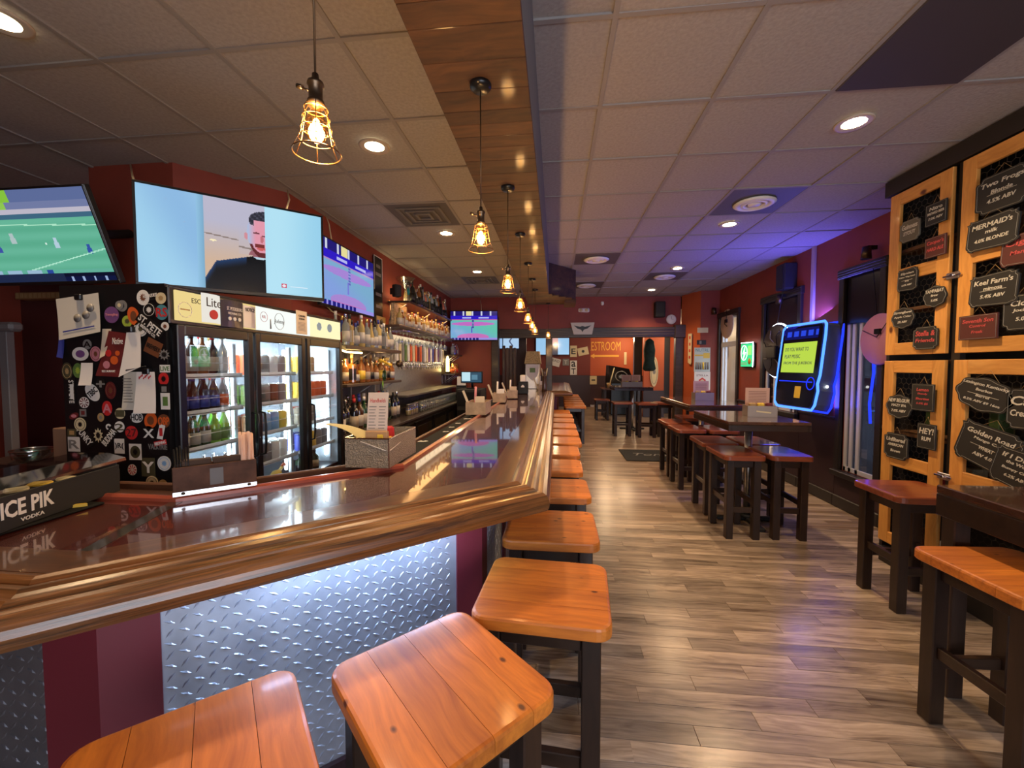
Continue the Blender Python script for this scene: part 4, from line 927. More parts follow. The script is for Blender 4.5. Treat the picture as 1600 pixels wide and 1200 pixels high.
def comedian(u, v):
    u = u*.375/.32 if u < .32 else (.375+(u-.32)*.337/.33 if u < .65 else .712+(u-.65)*.288/.35)
    if .375 < u < .712 and v > .42 or u > .64 and u < .712: u, v = (.70+(u-.70)/1.22, .74+(v-.74)/1.35) if (u > .56 and v > .40) else (u, v)
    if u < .375: return mix((143,190,222), (120,165,195), (u-.33)/.045) if u > .33 else mix((138,182,222), (158,205,232), .5+.5*sin(u*9+v*3))
    if u > .712:
        if abs(u-.80) < .014 and abs(v-.105) < .024: return (200, 60, 90) if inel(u, v, .80, .105, .008, .014) > 1 or False else (235, 225, 235)
        if .83 < u < .92 and abs(v-.10) < .005: return (220, 235, 245)
        return mix((150,205,232), (176,222,240), .5+.5*cos((u-.76)*12))
    # picture of a bearded man in a dark sweater against a pale wall
    if inel(u, v, .715, .80, .082, .085) < 1 and v > .745+.25*(.7-u) and not (v < .80 and u > .655): return (48, 48, 58) if (int(u*90)+int(v*70)) % 3 else (70, 70, 85)
    f = inel(u, v, .692, .655, .066, .18, .10)
    if f < 1:
        if v < .60 and (inel(u, v, .70, .60, .05, .07) > 1 or v < .53): return (98, 42, 45)
        if .575 < v < .605 and .66 < u < .705: return (120, 50, 50)
        if inel(u, v, .69, .565, .022, .013) < 1: return (200, 95, 95)
        if inel(u, v, .668, .695, .016, .008) < 1 or inel(u, v, .706, .675, .012, .008) < 1: return (120, 70, 80)
        if inel(u, v, .694, .645, .008, .03) < 1: return (190, 110, 120)
        return mix((170,185,215), (222,150,168), (u-.63)/.035)
    if inel(u, v, .62, .66, .010, .03) < 1: return (205, 140, 150)
    if inel(u, v, .675, .50, .045, .06) < 1 and v > .44: return (150, 95, 105)
    sh = .42-.45*(.66-u)**1.0*1.1 if u < .66 else .42
    if u < .44: sh = .33-(.44-u)*3.2
    if inel(u, v, .68, .46, .052, .085) < 1 and v < .47: return (185, 210, 225) if v > .34 else (14, 18, 24)
    if v < sh: return mix((12,14,18), (34,62,105), (v-sh+.10)/.10 if u < .60 else 0)
    c = mix((205,175,150), (182,180,200), (v-.3)/.45)
    if abs(v-(.60-.09*(u-.38)*2)) < .007: return (140, 125, 120)
    if inel(u, v, .42, .53, .02, .01) < 1: return (250, 235, 190)
    return c
def game(u, v):
    if v > .84: return (200, 205, 225) if int(u*31) % 6 == 2 else ((225,215,150) if .33 < u < .45 else (28, 22, 110))
    if v > .72: return (175, 180, 235) if (.25 < u < .44 or .60 < u < .82) and .755 < v < .80 else (42, 24, 190)
    if v < .075: return (30, 30, 120) if int(u*40) % 3 and u < .6 else (150, 140, 220)
    if abs(u-.48) < .022 and .42 < v < .74: return (40, 45, 130) if int(v*60) % 3 else (150, 170, 210)
    if abs(u-.455) < .012 and .25 < v < .45: return (90, 80, 190)
    if abs(v-.705) < .012: return (200, 110, 140)
    if inel(u, v, .48, .56, .44, .075) < 1 and inel(u, v, .48, .52, .44, .085) > 1 or (inel(u, v, .48, .56, .46, .07) < 1): return (190, 105, 190)
    if inel(u, v, .48, .10, .34, .13) < 1: return (195, 110, 180)
    return mix((95,190,170), (115,165,210), .5+.5*sin(u*3+v*5))
def gamev(u, v): c = game(u, v); return mix(c, (140,150,225), .55) if .08 < v < .72 else c
def tv(label, loc, rz, w_, h_, fn, tilt=0, nx=150, ny=84, arm=.16):
    t = thing('television', label, 'television', loc, rz); t.rotation_euler = (tilt, 0, rz)
    b = .012
    MB().box(-w_/2-b, w_/2+b, 0, .035, -h_/2-b-.008, h_/2+b, .004).box(-w_/4, w_/4, .035, .07, -h_/4, h_/5, .01).build('housing', BLACK, t)
    MB().box(-w_/2-b, w_/2+b, -.006, 0, h_/2, h_/2+b, .002).box(-w_/2-b, w_/2+b, -.006, 0, -h_/2-b-.008, -h_/2, .002).box(-w_/2-b, -w_/2, -.006, 0, -h_/2, h_/2, .002).box(w_/2, w_/2+b, -.006, 0, -h_/2, h_/2, .002).build('bezel', BLACK, t)
    screen(t, w_, h_, fn, nx, ny)
    MB().cyl((0,.07,0), (0,arm,0), .03, n=10).build('wall_bracket', MATTE, t)
    return t
tv('large flat television showing a bearded man, mounted above the coolers', (-1.795,2.185,2.25), R(41), .865, .50, comedian, 0, 220, 124)
# left screen: place so that its right edge matches
tv('flat television showing a football match on a green pitch', (-3.078,2.145,2.33), 0, .906, .51, soccer, R(19.5), 170, 96, .6)
pA, pB = onX(505,372,-2.02), onX(587,410,-2.02)
tv('flat television with purple tinted sports game, on the red wall beyond the coolers', (-2.09,4.03,2.44), R(90), 1.06, .60, gamev, R(0), arm=.145)
tv('flat television showing a sports game on the far wall past the bottle shelves', (-1.69,8.42,2.41), R(5), .97, .59, game, 0, arm=.26)
def skyb(u, v): return (150,195,230) if not (.38 < u < .66) else ((200,150,150) if v > .5 and u > .45 else (40,40,60) if u > .45 else (230,225,235))
tv('small television with pale blue picture mounted in the back room', (-.12,15.75,2.35), 0, 1.25, .68, skyb, 0, 60, 30, .245)
tv('small narrow television tilted against the dark post', (-1.28,9.2,2.12), R(20), .36, .30, lambda u, v: (150,185,225) if u+v*.3 < 1 else (60,60,70), 0, 30, 20)
tv('small narrow television tilted beside its twin, away from the post', (-1.0,9.2,2.12), R(20), .36, .30, lambda u, v: (170,200,230) if abs(u-.5-.1*sin(v*9)) > .05 else (80,90,120), 0, 30, 20)
# cables of the televisions
for k, (pts, d) in enumerate([([onY(213,292,1.96), onY(207,275,2.3), onY(204,258,2.70)], 'above the large television, wall corner end'), ([onY(446,332,2.47), onY(452,312,2.8), onY(449,298,3.1)], 'above the large television, cooler end'), ([onX(518,374,-2.10), onX(514,350,-2.18), onX(507,331,-2.235)], 'above the purple television'),
        ([onX(503,470,-2.13), onX(518,486,-2.20), onX(541,498,-2.225), onX(556,515,-2.225)], 'below the purple television'), ([(-1.55,8.52,2.72), (-1.57,8.6,2.86), (-1.6,8.69,2.98)], 'above the far television')]):
    tag(MB().tube(pts, .006, 6).build('cable', C['cream'], None), 'thin pale cable '+d, 'cable')
# ================================================================ back bar along the left wall
GREYWD = wood('weathered_grey_board', (.06,.045,.035), (.15,.12,.09), 'z', 1, .5, .1, 0, 9, 1.1, .1, True, .2)
bb = thing('back_bar', 'long low dark back bar cabinet with glass doors along the red wall', 'cabinet', (0,0,0))
MB().box(-2.24, -1.72, 3.32, 8.55, .05, .92, .005).build('cabinet', pm('back_bar_black', (.018,.013,.011), .4), bb)
MB().box(-2.24, -1.68, 3.30, 8.58, .92, .95, .004).build('countertop', pm('dark_counter', (.045,.030,.022), .3, coat=.4), bb)
MB().box(-1.682, -1.676, 3.30, 8.58, .93, .95).build('metal_trim', STEEL, bb)
for k in range(7):
    y0 = 3.36+k*.74; dr = MB().box(-1.72, -1.70, y0, y0+.70, .12, .88, .004).build('door', BLACK, bb)
    MB().box(-1.699, -1.695, y0+.07, y0+.63, .2, .82).build('pane', pm('dark_cooler_glass', (.02,.016,.013), .08), dr); MB().box(-1.695, -1.68, y0+.02, y0+.035, .4, .6, .003).build('handle', CHROME, dr)
# board panelling behind the shelves
pn = thing('wall_panelling', 'weathered grey upright boards behind the bottle shelves', 'panelling', (0,0,0))
y = 3.35
while y < 8.5:
    wd = .19; z1 = 1.98 if y > 4.9 else 1.98
    MB().box(-2.249, -2.235+random.uniform(-.003,.003), 0, wd-.003, .95, z1, .002).build('board', GREYWD, pn, (0, y, 0)); y += wd
# stainless tap wall
tw = thing('tap_wall', 'stainless steel backsplash carrying the row of beer taps', 'tap wall', (0,0,0))
MB().box(-2.235, -2.20, 5.05, 7.75, 1.20, 2.0, .004).build('backsplash', STEEL, tw)
MB().cyl((-2.17,5.2,1.60), (-2.17,7.62,1.60), .022, n=12).build('tap_rail', CHROME, tw)
MB().box(-2.235, -1.86, 5.0, 7.8, 1.17, 1.20, .004).build('drip_tray', pm('worn_steel_tray', (.28,.25,.22), .35, .8), tw)
hcol = ['white','cream','grey','green','white','orange','cream','orange','maroon','orange','grey','white','cream','purple','white','navy2','brown','white','purple','grey','white','cream']
HM = dict(C); HM['navy2'] = C['blue']
hm_ = {}
for k in range(22):
    y = 5.28+k*.107; c = hcol[k]
    t = thing('beer_tap', 'beer tap with tall %s handle, %s from the cooler end of the tap rail' % (c.replace('2', ''), ORD[k]), 'tap', (-2.145, y, 1.60), 0, 'beer taps on the steel wall')
    if 's' not in hm_:
        hm_['s'] = MB().cyl((-.01,0,0), (.05,0,0), .010, n=8).cyl((.05,0,.012), (.062,0,-.075), .008, n=8).cyl((.045,0,0), (.045,0,.035), .008, n=8).mesh('spout'); hm_['s'].materials.append(CHROME)
    if c not in hm_: hm_[c] = MB().box(.028, .058, -.023, .023, .035, .27, .010).box(.032, .054, -.030, .030, .19, .29, .008).mesh('handle'); hm_[c].materials.append(HM[c])
    put(hm_['s'], 'spout', None, t); put(hm_[c], 'handle', None, t)
# shelves
SHW = wood('dark_shelf_board', (.03,.018,.012), (.075,.045,.03), 'y', 1, .4, .2, 0, 10, 1, .1, True, .1)
def shelf(label, y0, y1, z, depth=.28, th=.03, m=None, led=None, br=True):
    t = thing('wall_shelf', label, 'shelf', (0,0,0))
    MB().box(-2.235, -2.235+depth, y0, y1, z-th, z, .004).build('board', m or SHW, t)
    if led: MB().box(-2.225, -2.215, y0+.03, y1-.03, z+.001, z+.006).build('light_strip', led, t)
    if br:
        for yy in ([y0+.08, (y0+y1)/2, y1-.08]):
            MB().box(-2.235, -2.225, yy-.012, yy+.012, z-.20, z-th, .002).tube([(-2.228, yy, z-.19), (-2.16, yy, z-.14), (-2.0, yy, z-th-.006)], .007, 6).build('bracket', STEEL, t)
    return t
LEDW = em('warm_led_strip', (1,.45,.12), 5); LEDY = em('yellow_led_strip', (1,.72,.25), 10)
shelf('topmost long bottle shelf with warm strip light', 5.30, 7.55, 2.44, .30, .03, None, LEDW)
shelf('second long shelf of mixed bottles above the hanging glasses', 4.95, 7.75, 2.09, .30, .03, None, LEDW, False)
shelf('upper short dark shelf beside the coolers, lit beneath', 3.60, 4.95, 1.765, .32, .04)
shelf('lower short dark shelf of whiskey bottles beside the coolers', 3.60, 4.95, 1.40, .32, .03)
shelf('upper small shelf between tap wall and far corner', 7.85, 8.5, 1.80, .28, .03)
shelf('lower small shelf between tap wall and far corner', 7.85, 8.5, 1.42, .28, .03)
l_ = thing('led_strip', 'glowing warm strip light curling under the upper short shelf', 'strip light', (0,0,0)); MB().tube([(-2.20,3.50,1.86), (-2.10,3.47,1.80), (-1.98,3.5,1.735), (-1.92,3.62,1.70), (-1.915,3.9,1.70)], .008, 8).build('tube', LEDY, l_)
light('shelf_led', 'POINT', (-1.98, 3.75, 1.62), 3.0, (1,.62,.22), .05); light('shelf_led_b', 'POINT', (-2.02, 4.6, 1.62), 1.5, (1,.6,.25), .05)
light('shelf_led_c', 'AREA', (-2.09, 6.4, 2.40), 4, (1,.52,.18), .22, 2.2); light('shelf_led_d', 'AREA', (-2.12, 6.4, 2.47), 5, (1,.75,.35), .05, 2.2).rotation_euler = (pi, 0, 0)
light('glasses_fill', 'AREA', (-2.06, 6.3, 2.025), 2.2, (1,.78,.50), .24, 2.4); light('shelf_led_e', 'POINT', (-2.0, 7.95, 1.66), 2.5, (1,.7,.25), .04)  # the area lamp is an added fill for the glasses, no strip there
lp_ = thing('tube_lamp', 'bright yellow glowing tube lamp at the end of the tap wall', 'lamp', (-2.12, 7.92, 1.44)); MB().lathe([(.03,0), (.035,.02), (.034,.26), (.015,.33)], n=14).build('shade', em('yellow_lamp_glow', (1,.75,.28), 3.0), lp_); MB().cyl((0,0,-.005), (0,0,.02), .045, n=14).build('base', BLACK, lp_)
kinds = ['spirit','wine','square','slim','round','spirit','wine']
def fill(y0, y1, z, n, gl, caps, labs, hs, where, grp, xs=(-2.06,), kk=None, smallr=.036):
    for d, x in enumerate(xs):
        for q in range(n):
            g = gl[(q*3+d*2) % len(gl)]; lb = labs[(q*5+d) % len(labs)]; cp = caps[(q*2+d) % len(caps)]; kd = (kk or kinds)[(q*2+d*3) % len(kk or kinds)]
            h = hs[(q*3+d) % len(hs)]; y = y0+(y1-y0)*(q+.5)/n
            if kd == 'round': h *= .85
            bottle((x+random.uniform(-.012,.012), y+random.uniform(-.008,.008), z), kd, h, smallr, g, cp, lb, '%s bottle, %s row, %s from the cooler end of %s' % (g, ('front','rear')[d], ORD[q], where), grp)
fill(3.68, 4.88, 1.765, 11, ['clear','clear','frosted','pale gold','clear','blue'], ['silver','white','black','gold','blue'], ['white','red','blue','gold','cream'], [.30,.33,.28,.31], 'the upper short shelf', 'bottles on the upper short shelf', (-2.0,-2.10))
fill(3.68, 4.88, 1.40, 11, ['whiskey brown','amber','rose','whiskey brown','amber','pale gold'], ['gold','black','cork','silver'], ['cream','black','white','gold'], [.24,.27,.22,.29], 'the lower short shelf', 'whiskeys on the lower short shelf', (-2.0,-2.10))
fill(5.62, 7.5, 2.44, 20, ['black','black','pale gold','green','clear','aqua','clear','rose','frosted','whiskey brown','clear'], ['black','silver','gold','white','cork'], ['black','cream','white','gold','white'], [.34,.30,.36,.28,.32], 'the topmost shelf', 'bottles on the topmost shelf', (-2.03,-2.13))
fill(5.15, 7.7, 2.09, 22, ['pale gold','rose','clear','whiskey brown','clear','rose'], ['gold','silver','white','red'], ['white','cream','orange','pink','gold'], [.24,.21,.27,.23], 'the second long shelf', 'bottles on the second long shelf', (-2.03,-2.13))
fill(3.42, 4.85, .95, 12, ['black','black','green','black','amber'], ['black','blue','silver','white','red'], ['white','black','cream','white'], [.31,.33,.30], 'the wine row on the counter', 'wine bottles on the back counter', (-1.92,-2.04), ['wine'], .038)
fill(8.0, 8.48, 1.80, 5, ['frosted','blue','frosted','clear','rose'], ['silver','white'], ['grey' if False else 'white','blue','pink'], [.22,.25,.23], 'the upper small shelf', 'bottles on the small far shelves', (-2.05,))
fill(7.92, 8.48, 1.42, 6, ['whiskey brown','rose','clear','pale gold'], ['gold','black'], ['orange','white','red'], [.2,.23,.18], 'the lower small shelf', 'bottles on the small far shelves', (-2.05,))
mg = thing('martini_glass', 'oversized martini glass at the cooler end of the topmost shelf', 'glass', (-2.05, 5.48, 2.44)); MB().lathe([(.09,0), (.09,.004), (.008,.02), (.007,.16), (.02,.19), (.13,.33), (.127,.33), (.018,.19)], n=24).build('bowl', CLEARG, mg)
fb = thing('framed_shadow_box', 'framed glittering card display on the second long shelf', 'display', (-2.1, 5.36, 2.09)); MB().box(-.02, .02, -.22, .22, 0, .30, .004).build('card', pm('pale_floral_card', (.52,.36,.20), .6, bump=(40,.4), var=.5), fb); MB().box(.02, .026, -.23, .23, 0, .012).box(.02, .026, -.23, .23, .29, .302).box(.02, .026, -.23, -.215, 0, .3).box(.02, .026, .215, .23, 0, .3).build('frame', C['tan'], fb)
fl_ = thing('flower_bunch', 'bunch of pale yellow and white flowers on the lower short shelf', 'flowers', (-1.97, 4.52, 1.40)); MB().lathe([(.03,0), (.04,.05), (.035,.12)], n=12).build('vase', GL['green'], fl_)
for k in range(9):
    a = k*2.4; rr_ = .03+.045*((k*37 % 10)/10); MB().lathe([(.005,0), (.028,.012), (.036,.03), (.02,.026), (0,.02)], n=7).build('blossom', PALEG if k % 3 == 0 else (C['cream'] if k % 3 == 1 else C['yellow']), fl_, (rr_*cos(a), rr_*1.6*sin(a), .17+.02*(k % 4)), (.5*sin(a), .5*cos(a), 0))
fg = thing('garnish_leaf', 'lime green leaf shaped pick standing among the wine bottles', 'decoration', (-1.90, 4.35, .95)); MB().cyl((0,0,0), (0,0,.42), .004, n=6).build('stem', C['green'], fg); MB().prism([(0,-.045), (.02,0), (0,.045), (-.02,0)], 0, .003).build('leaf', LIMEG, fg, (0,0,.42), (R(90), 0, R(90)))
tbx = thing('hanging_sphere', 'small round copper ornament hanging under the upper short shelf', 'ornament', (-1.93, 4.92, 1.60)); MB().sphere((0,0,0), .045, 14, 10).build('ball', BRASSY, tbx); MB().cyl((0,0,.04), (0,0,.13), .003, n=6).build('cord', BLACK, tbx)
# hanging stemware
_sg = MB().lathe([(.035,0), (.035,.003), (.004,-.010), (.004,-.075), (.012,-.088), (.036,-.12), (.036,-.155), (.030,-.18), (.028,-.18)], n=10).mesh('stemmed_glass'); _sg.materials.append(CLEARG)
rk = thing('glass_rack', 'wire rack under the second long shelf for stemmed glasses', 'rack', (0,0,0))
for q in range(6): MB().tube([(-2.2+.05*q, 5.1, 2.035), (-2.2+.05*q, 7.6, 2.035)], .004, 5).build('wire', CHROME, rk)
for q in range(2): MB().box(-2.22, -1.94, 5.3+2.0*q, 5.32+2.0*q, 2.035, 2.062).build('hanger', CHROME, rk)
for q in range(20):
    o = put(_sg, 'stemmed_glass', None, None, (-2.02-.1*(q % 2), 5.2+q*.12, 2.036)); tag(o, 'upside down stemmed glass, %s from the cooler end of the wire rack' % ORD[q], 'glass', 'stemmed glasses hanging in the rack')
# glasses and jars on the back counter
_pg = MB().lathe([(0,.004), (.026,.0), (.030,.005), (.040,.145), (.0375,.145), (.028,.012), (0,.012)], n=12).mesh('pint_glass'); _pg.materials.append(CLEARG)
for q in range(22):
    for d in range(2):
        if q < 22: o = put(_pg, 'pint_glass', None, None, (-1.80-.10*d, 5.35+q*.1, .95)); tag(o, 'clear pint glass, %s row, %s from the wine bottles on the back counter' % (('front','rear')[d], ORD[q]), 'glass', 'pint glasses on the back counter')
for q in range(4):
    j = thing('glass_jar', 'wide glass jar of amber garnish, %s from the wine bottles' % ORD[q], 'jar', (-1.83, 4.95+q*.085 if q < 4 else 0, .95), 0, 'garnish jars'); MB().lathe([(.034,0), (.038,.01), (.038,.10), (.028,.12), (.030,.135)], n=14).build('body', CLEARG, j); MB().cyl((0,0,.006), (0,0,.07), .033, n=12).build('contents', PALEG, j); MB().cyl((0,0,.134), (0,0,.145), .031, n=12).build('lid', CHROME, j)
sk = thing('cocktail_shaker', 'steel cocktail shaker at the far end of the counter', 'shaker', (-1.82, 7.62, .95)); MB().lathe([(.035,0), (.045,.16), (.040,.17), (.028,.21), (.018,.22), (.018,.25), (0,.255)], n=14).build('body', CHROME, sk)
bt_ = thing('bar_caddy', 'blue tub of white cups on the far end of the counter', 'tub', (-1.84, 7.9, .95)); MB().box(-.09, .09, -.12, .12, 0, .09, .01).build('tub', C['blue'], bt_)
for q in range(3): MB().lathe([(.025,0), (.033,.10), (.030,.10), (.022,.005)], n=10).build('cup', WHITE, bt_, (0, -.07+.07*q, .07))
# black bottle fridge tops: till on its stand
rg_ = thing('register_stand', 'black cabinet carrying the till beyond the beer taps', 'stand', (-1.44, 7.0, 0)); MB().box(-.2, .2, -.3, .3, 0, 1.18, .006).build('body', MATTE, rg_)
for z in (.3, .6, .9): MB().box(-.19, .19, -.306, -.30, z, z+.24, .004).build('drawer', BLACK, rg_)
tl = thing('till', 'touch screen till with lit pale screen beside the red far wall', 'till', (-1.42, 6.86, 1.18)); MB().box(-.09, .09, -.02, .14, 0, .02, .006).build('base', BLACK, tl); MB().cyl((0,.06,.02), (0,.05,.14), .02, n=10).build('stand', BLACK, tl)
MB().box(-.19, .19, 0, .03, .10, .30, .006).build('housing', BLACK, tl); screen(tl, .34, .17, lambda u, v: (190,225,235) if u < .42 and v > .1 else ((90,130,150) if .5 < u < .8 and .25 < v < .75 else (45,75,95)), 30, 16, 'screen', -.002).location = (0, 0, .20)
nb = thing('receipt_pad', 'white notice propped behind the till', 'notice', (-1.70, 7.3, 1.22)); MB().box(-.08, .08, 0, .004, 0, .16, .001).build('card', WHITE, nb); MB().box(-.09,.09,-.02,.05,-.04,0).build('foot', BLACK, nb)
stg = tag(MB().box(-1.79, -1.66, 7.24, 7.36, .95, 1.18, .004).build('black_box', MATTE, None), 'tall black box standing on the counter behind the till', 'box')
# vertical banner / tap list signs by the television
sg = thing('hanging_sign', 'tall narrow black sign board with white trim beside the purple television', 'sign', (-2.235, 5.0, 2.42), R(90)); MB().box(-.12, .12, -.012, 0, -.52, .52, .003).build('board', BLACK, sg)
MB().box(-.12, -.112, -.015, -.012, .1, .52).box(.112, .12, -.015, -.012, .1, .52).box(-.12, .12, -.015, -.012, .512, .52).build('trim', PAPER, sg)
for z, wd in ((.40,.12), (.30,.16), (.05,.16), (-.1,.15), (-.25,.16), (-.35,.16)): MB().box(-wd/2, wd/2, -.0145, -.012, z-.02, z+.02, .002).build('printed_line', C['grey'], sg)
s2_ = thing('hanging_sign', 'small yellow sign below the narrow black board', 'sign', (-2.235, 5.0, 1.98), R(90)) if False else None
ys_ = thing('wall_sign', 'small yellow printed sign with dark emblem over the short shelf', 'sign', (-2.235, 5.06, 1.95+.10), R(90)); MB().box(-.13, .13, -.02, -.012, -.15, .15, .002).build('board', pm('yellow_sign', (.50,.33,.10), .5), ys_)
MB().vprism(shapes['star'](.06,.05), -.022, -.02).build('emblem', C['black'], ys_, (0,0,-.06)); MB().lathe([(.05,0), (.05,.002), (0,.002)], n=16).build('emblem_disc', C['black'], ys_, (0,-.0205,.07), (R(90),0,0))
def speaker(label, loc, rz, w_=.2, h_=.32, d=.18):
    t = thing('wall_speaker', label, 'speaker', loc, rz); MB().box(-w_/2, w_/2, -d, 0, -h_/2, h_/2, .012).build('housing', MATTE, t); MB().box(-w_*.42, w_*.42, -d-.008, -d, -h_*.44, h_*.44, .006).build('grille', pm('speaker_grille', (.02,.02,.02), .8, bump=(200,.6)), t)
    MB().box(-.03, .03, 0, .06, -.04, .04).build('bracket', MATTE, t); return t
speaker('small black speaker on the red wall between purple television and top shelf', (-2.10, 5.22, 2.55), R(60), .1, .16, .08)
# ================================================================ things on the bar
def caddy(label, loc, rz, w_, d, h_, m, grp='napkin caddies on the bar', card=None, stuffk=0):
    t = thing('napkin_caddy', label, 'caddy', loc, rz, grp)
    th = .004
    MB().box(-w_/2, w_/2, -d/2, -d/2+th, 0, h_).build('side_panel', m, t); MB().box(-w_/2, w_/2, d/2-th, d/2, 0, h_).build('side_panel', m, t)
    MB().box(-w_/2, -w_/2+th, -d/2+th, d/2-th, 0, h_).build('side_panel', m, t); MB().box(w_/2-th, w_/2, -d/2+th, d/2-th, 0, h_).build('side_panel', m, t); MB().box(-w_/2+th, w_/2-th, -d/2+th, d/2-th, 0, .004).build('bottom', m, t)
    return t
WICK = pm('patinated_metal_weave', (.32,.28,.22), .4, .6, bump=(160, 1.0), var=.3)
loc1 = (-.882, 2.015, 1.0905)
c1_ = caddy('large patterned metal caddy full of menus and condiments, at the bar bend', loc1, R(0), .215, .37, .14, WICK)
rimm = MB().box(-.1095, .1095, -.187, -.183, .136, .142).box(-.1095, .1095, .183, .187, .136, .142).box(-.1095, -.1055, -.187, .187, .136, .142).box(.1055, .1095, -.187, .187, .136, .142).box(.1055, .1095, -.187, -.183, 0, .142); rimm.build('silver_rim', CHROME, c1_)
MB().tube([(-.03,-.187,.125), (.09,-.1875,.085), (.1095,-.17,.083), (.112,-.05,.10)], .0022, 6).build('white_cord', PAPER, c1_)
mc = tag(MB().box(-.050, .050, -.002, .002, 0, .345, .001).build('menu_card', pm('menu_card_paper', (.60,.52,.46), .6), None, (-.865, 1.90, 1.055), (R(-10), 0, R(6))), 'tall cream menu card headed Handhelds standing in the large metal caddy', 'menu')
mc['category'] = 'menu'
text('Handhelds', C['red'], mc, (0, -.003, .305), .075, .020)
for q in range(9): MB().box(-.042, -.006-.004*(q % 3), -.003, -.002, .272-.015*q, .276-.015*q).box(.006, .040-.004*(q % 2), -.003, -.002, .272-.015*q, .276-.015*q).build('text_line', C['grey'], mc)
it = lambda o, l, c, g='items in the large metal caddy': tag(o, l, c, g)
it(MB().box(-.055, .055, -.012, .012, 0, .165, .004).build('napkin_stack', CARD, None, (-.845, 1.878, 1.052), (0,0,0)), 'kraft brown napkins standing at the front of the large caddy', 'napkins')
yp = it(MB().box(-.014, .014, -.004, .004, 0, .03, .002).build('sweetener_packet', C['yellow'], None, (-.822, 1.860, 1.172)), 'small yellow sweetener packet before the brown napkins', 'packet')
it(MB().box(-.03, .03, -.01, .01, 0, .13, .004).build('sauce_packet', C['yellow'], None, (-.822, 1.93, 1.052)), 'yellow sauce packet with white dot in the large caddy', 'packet')
it(MB().box(-.032, .032, -.014, .014, 0, .16, .010).build('ketchup_pouch', C['red'], None, (-.828, 1.985, 1.065), (0, R(-4), R(6))), 'red speckled ketchup pouch in the large caddy', 'packet')
for q in range(3):
    sh_ = it(MB().lathe([(.018,0), (.020,.01), (.018,.06), (.016,.065)], n=12).build('spice_shaker', CLEARG, None, (-.965+.04*q, 2.0+.02*q, 1.05)), 'glass spice shaker with cream lid, %s in the large caddy' % ORD[q], 'shaker'); MB().cyl((0,0,.065), (0,0,.085), .017, n=12).build('lid', C['cream'], sh_)
bg_ = thing('folded_paper', 'pale yellow paper bending out of the large caddy towards the wine bottles', 'paper', (-.93, 1.93, 1.05)); mb = MB(); v = []
for i in range(9):
    s_ = i/8; x = .02-.22*s_**1.4; z = .10+.09*sin(s_*1.5); 
    v += [(x, -.07+.04*s_, z), (x, .10-.09*s_, z), (x, .10-.09*s_, z+.001), (x, -.07+.04*s_, z+.001)]
f = []
for i in range(8):
    for k in range(4): f.append((i*4+k, i*4+(k+1) % 4, (i+1)*4+(k+1) % 4, (i+1)*4+k))
mb.add(v, f); mb.build('sheet', pm('pale_yellow_paper', (.50,.45,.22), .7), bg_)
for o_ in [x_ for x_ in COL.objects if x_.parent is None and (x_.get('group') == 'items in the large metal caddy' or x_.name.startswith(('menu_card', 'folded_paper')))]: o_.location.z += .0445; o_.location.y -= .015
WOODC = pm('light_wood_caddy', (.36,.26,.17), .5, bump=(20,.1), var=.2)
for k, (x, y, w_, d, h_) in enumerate([(-.79, 4.17, .20, .34, .125), (-.76, 5.55, .17, .28, .12), (-.66, 6.25, .15, .26, .12), (-.30, 8.6, .15, .2, .11)]):
    t = caddy('pale wooden caddy with straws and napkins, %s along the bar' % ORD[k], (x, y, 1.0845 if k < 3 else 1.0705), R(4*k), w_, d, h_, WOODC)
    grp = 'items in the wooden caddies'
    tag(MB().box(-.05, .05, -.008, .008, 0, .17, .003).build('napkin_stack', PAPER if k % 2 else CREAM, None, (x+.02, y-.05, 1.09), (0,0,R(5))), 'pale napkins in the %s wooden caddy along the bar' % ORD[k], 'napkins', grp)
    tag(MB().cyl((0,0,0), (.01,0,.27), .012, n=8).build('wrapped_straws', C['pink'] if k == 0 else PAPER, None, (x-.03, y-.05, 1.09)), 'wrapped straws upright in the %s wooden caddy along the bar' % ORD[k], 'straws', grp)
    tag(MB().box(-.012, .012, -.002, .002, 0, .25, .001).build('folded_menu', CREAM, None, (x-.055, y-.07, 1.088), (0, R(-22), 0)), 'leaning cream menu in the %s wooden caddy along the bar' % ORD[k], 'menu', grp)
# straw and napkin holder on the angled rail
mid = Vector((onZ(273,783,1.07).x+onZ(402,764,1.07).x, onZ(273,783,1.07).y+onZ(402,764,1.07).y))/2
aR = atan2(1.93-1.345, -.74+1.385); mid = Vector((-1.298, 1.424))+Vector((-sin(aR), cos(aR)))*.008
mid = mid+Vector((cos(aR), sin(aR)))*.006-Vector((-sin(aR), cos(aR)))*.010
sb = thing('straw_holder', 'brown fronted bar organiser with steel strip and two screws on the rail', 'organiser', (mid.x, mid.y, 1.0905), aR); sb.scale = (1, 1, .9)
BR = pm('scuffed_brown_panel', (.085,.040,.026), .6, spec=.2, bump=(14,.15), var=.35)
wS = .262
MB().box(-wS/2, wS/2, 0, .006, 0, .118, .002).build('front_panel', BR, sb); MB().box(-wS/2, wS/2, .095, .101, 0, .11, .002).build('back_panel', BR, sb)
for x in (-wS/2, -.02, .09, wS/2-.005): MB().box(x, x+.005, .006, .095, 0, .105, .001).build('divider', BR, sb)
MB().box(-wS/2, wS/2, -.0015, 0, .0, .017).build('steel_strip', CHROME, sb); MB().box(-.02, .022, -.0008, 0, .03, .10).build('dark_label', pm('faded_label', (.09,.075,.07), .4), sb)
for x in (-wS/2+.03, wS/2-.026): MB().lathe([(.0065,0), (.005,.002), (0,.003)], n=10).build('screw', BRASSY, sb, (x, -.0015, .010), (R(90),0,0))
def onrail(u, v, z): c, s_ = cos(aR), sin(aR); return (mid.x+c*u-s_*v, mid.y+s_*u+c*v, 1.091+z)
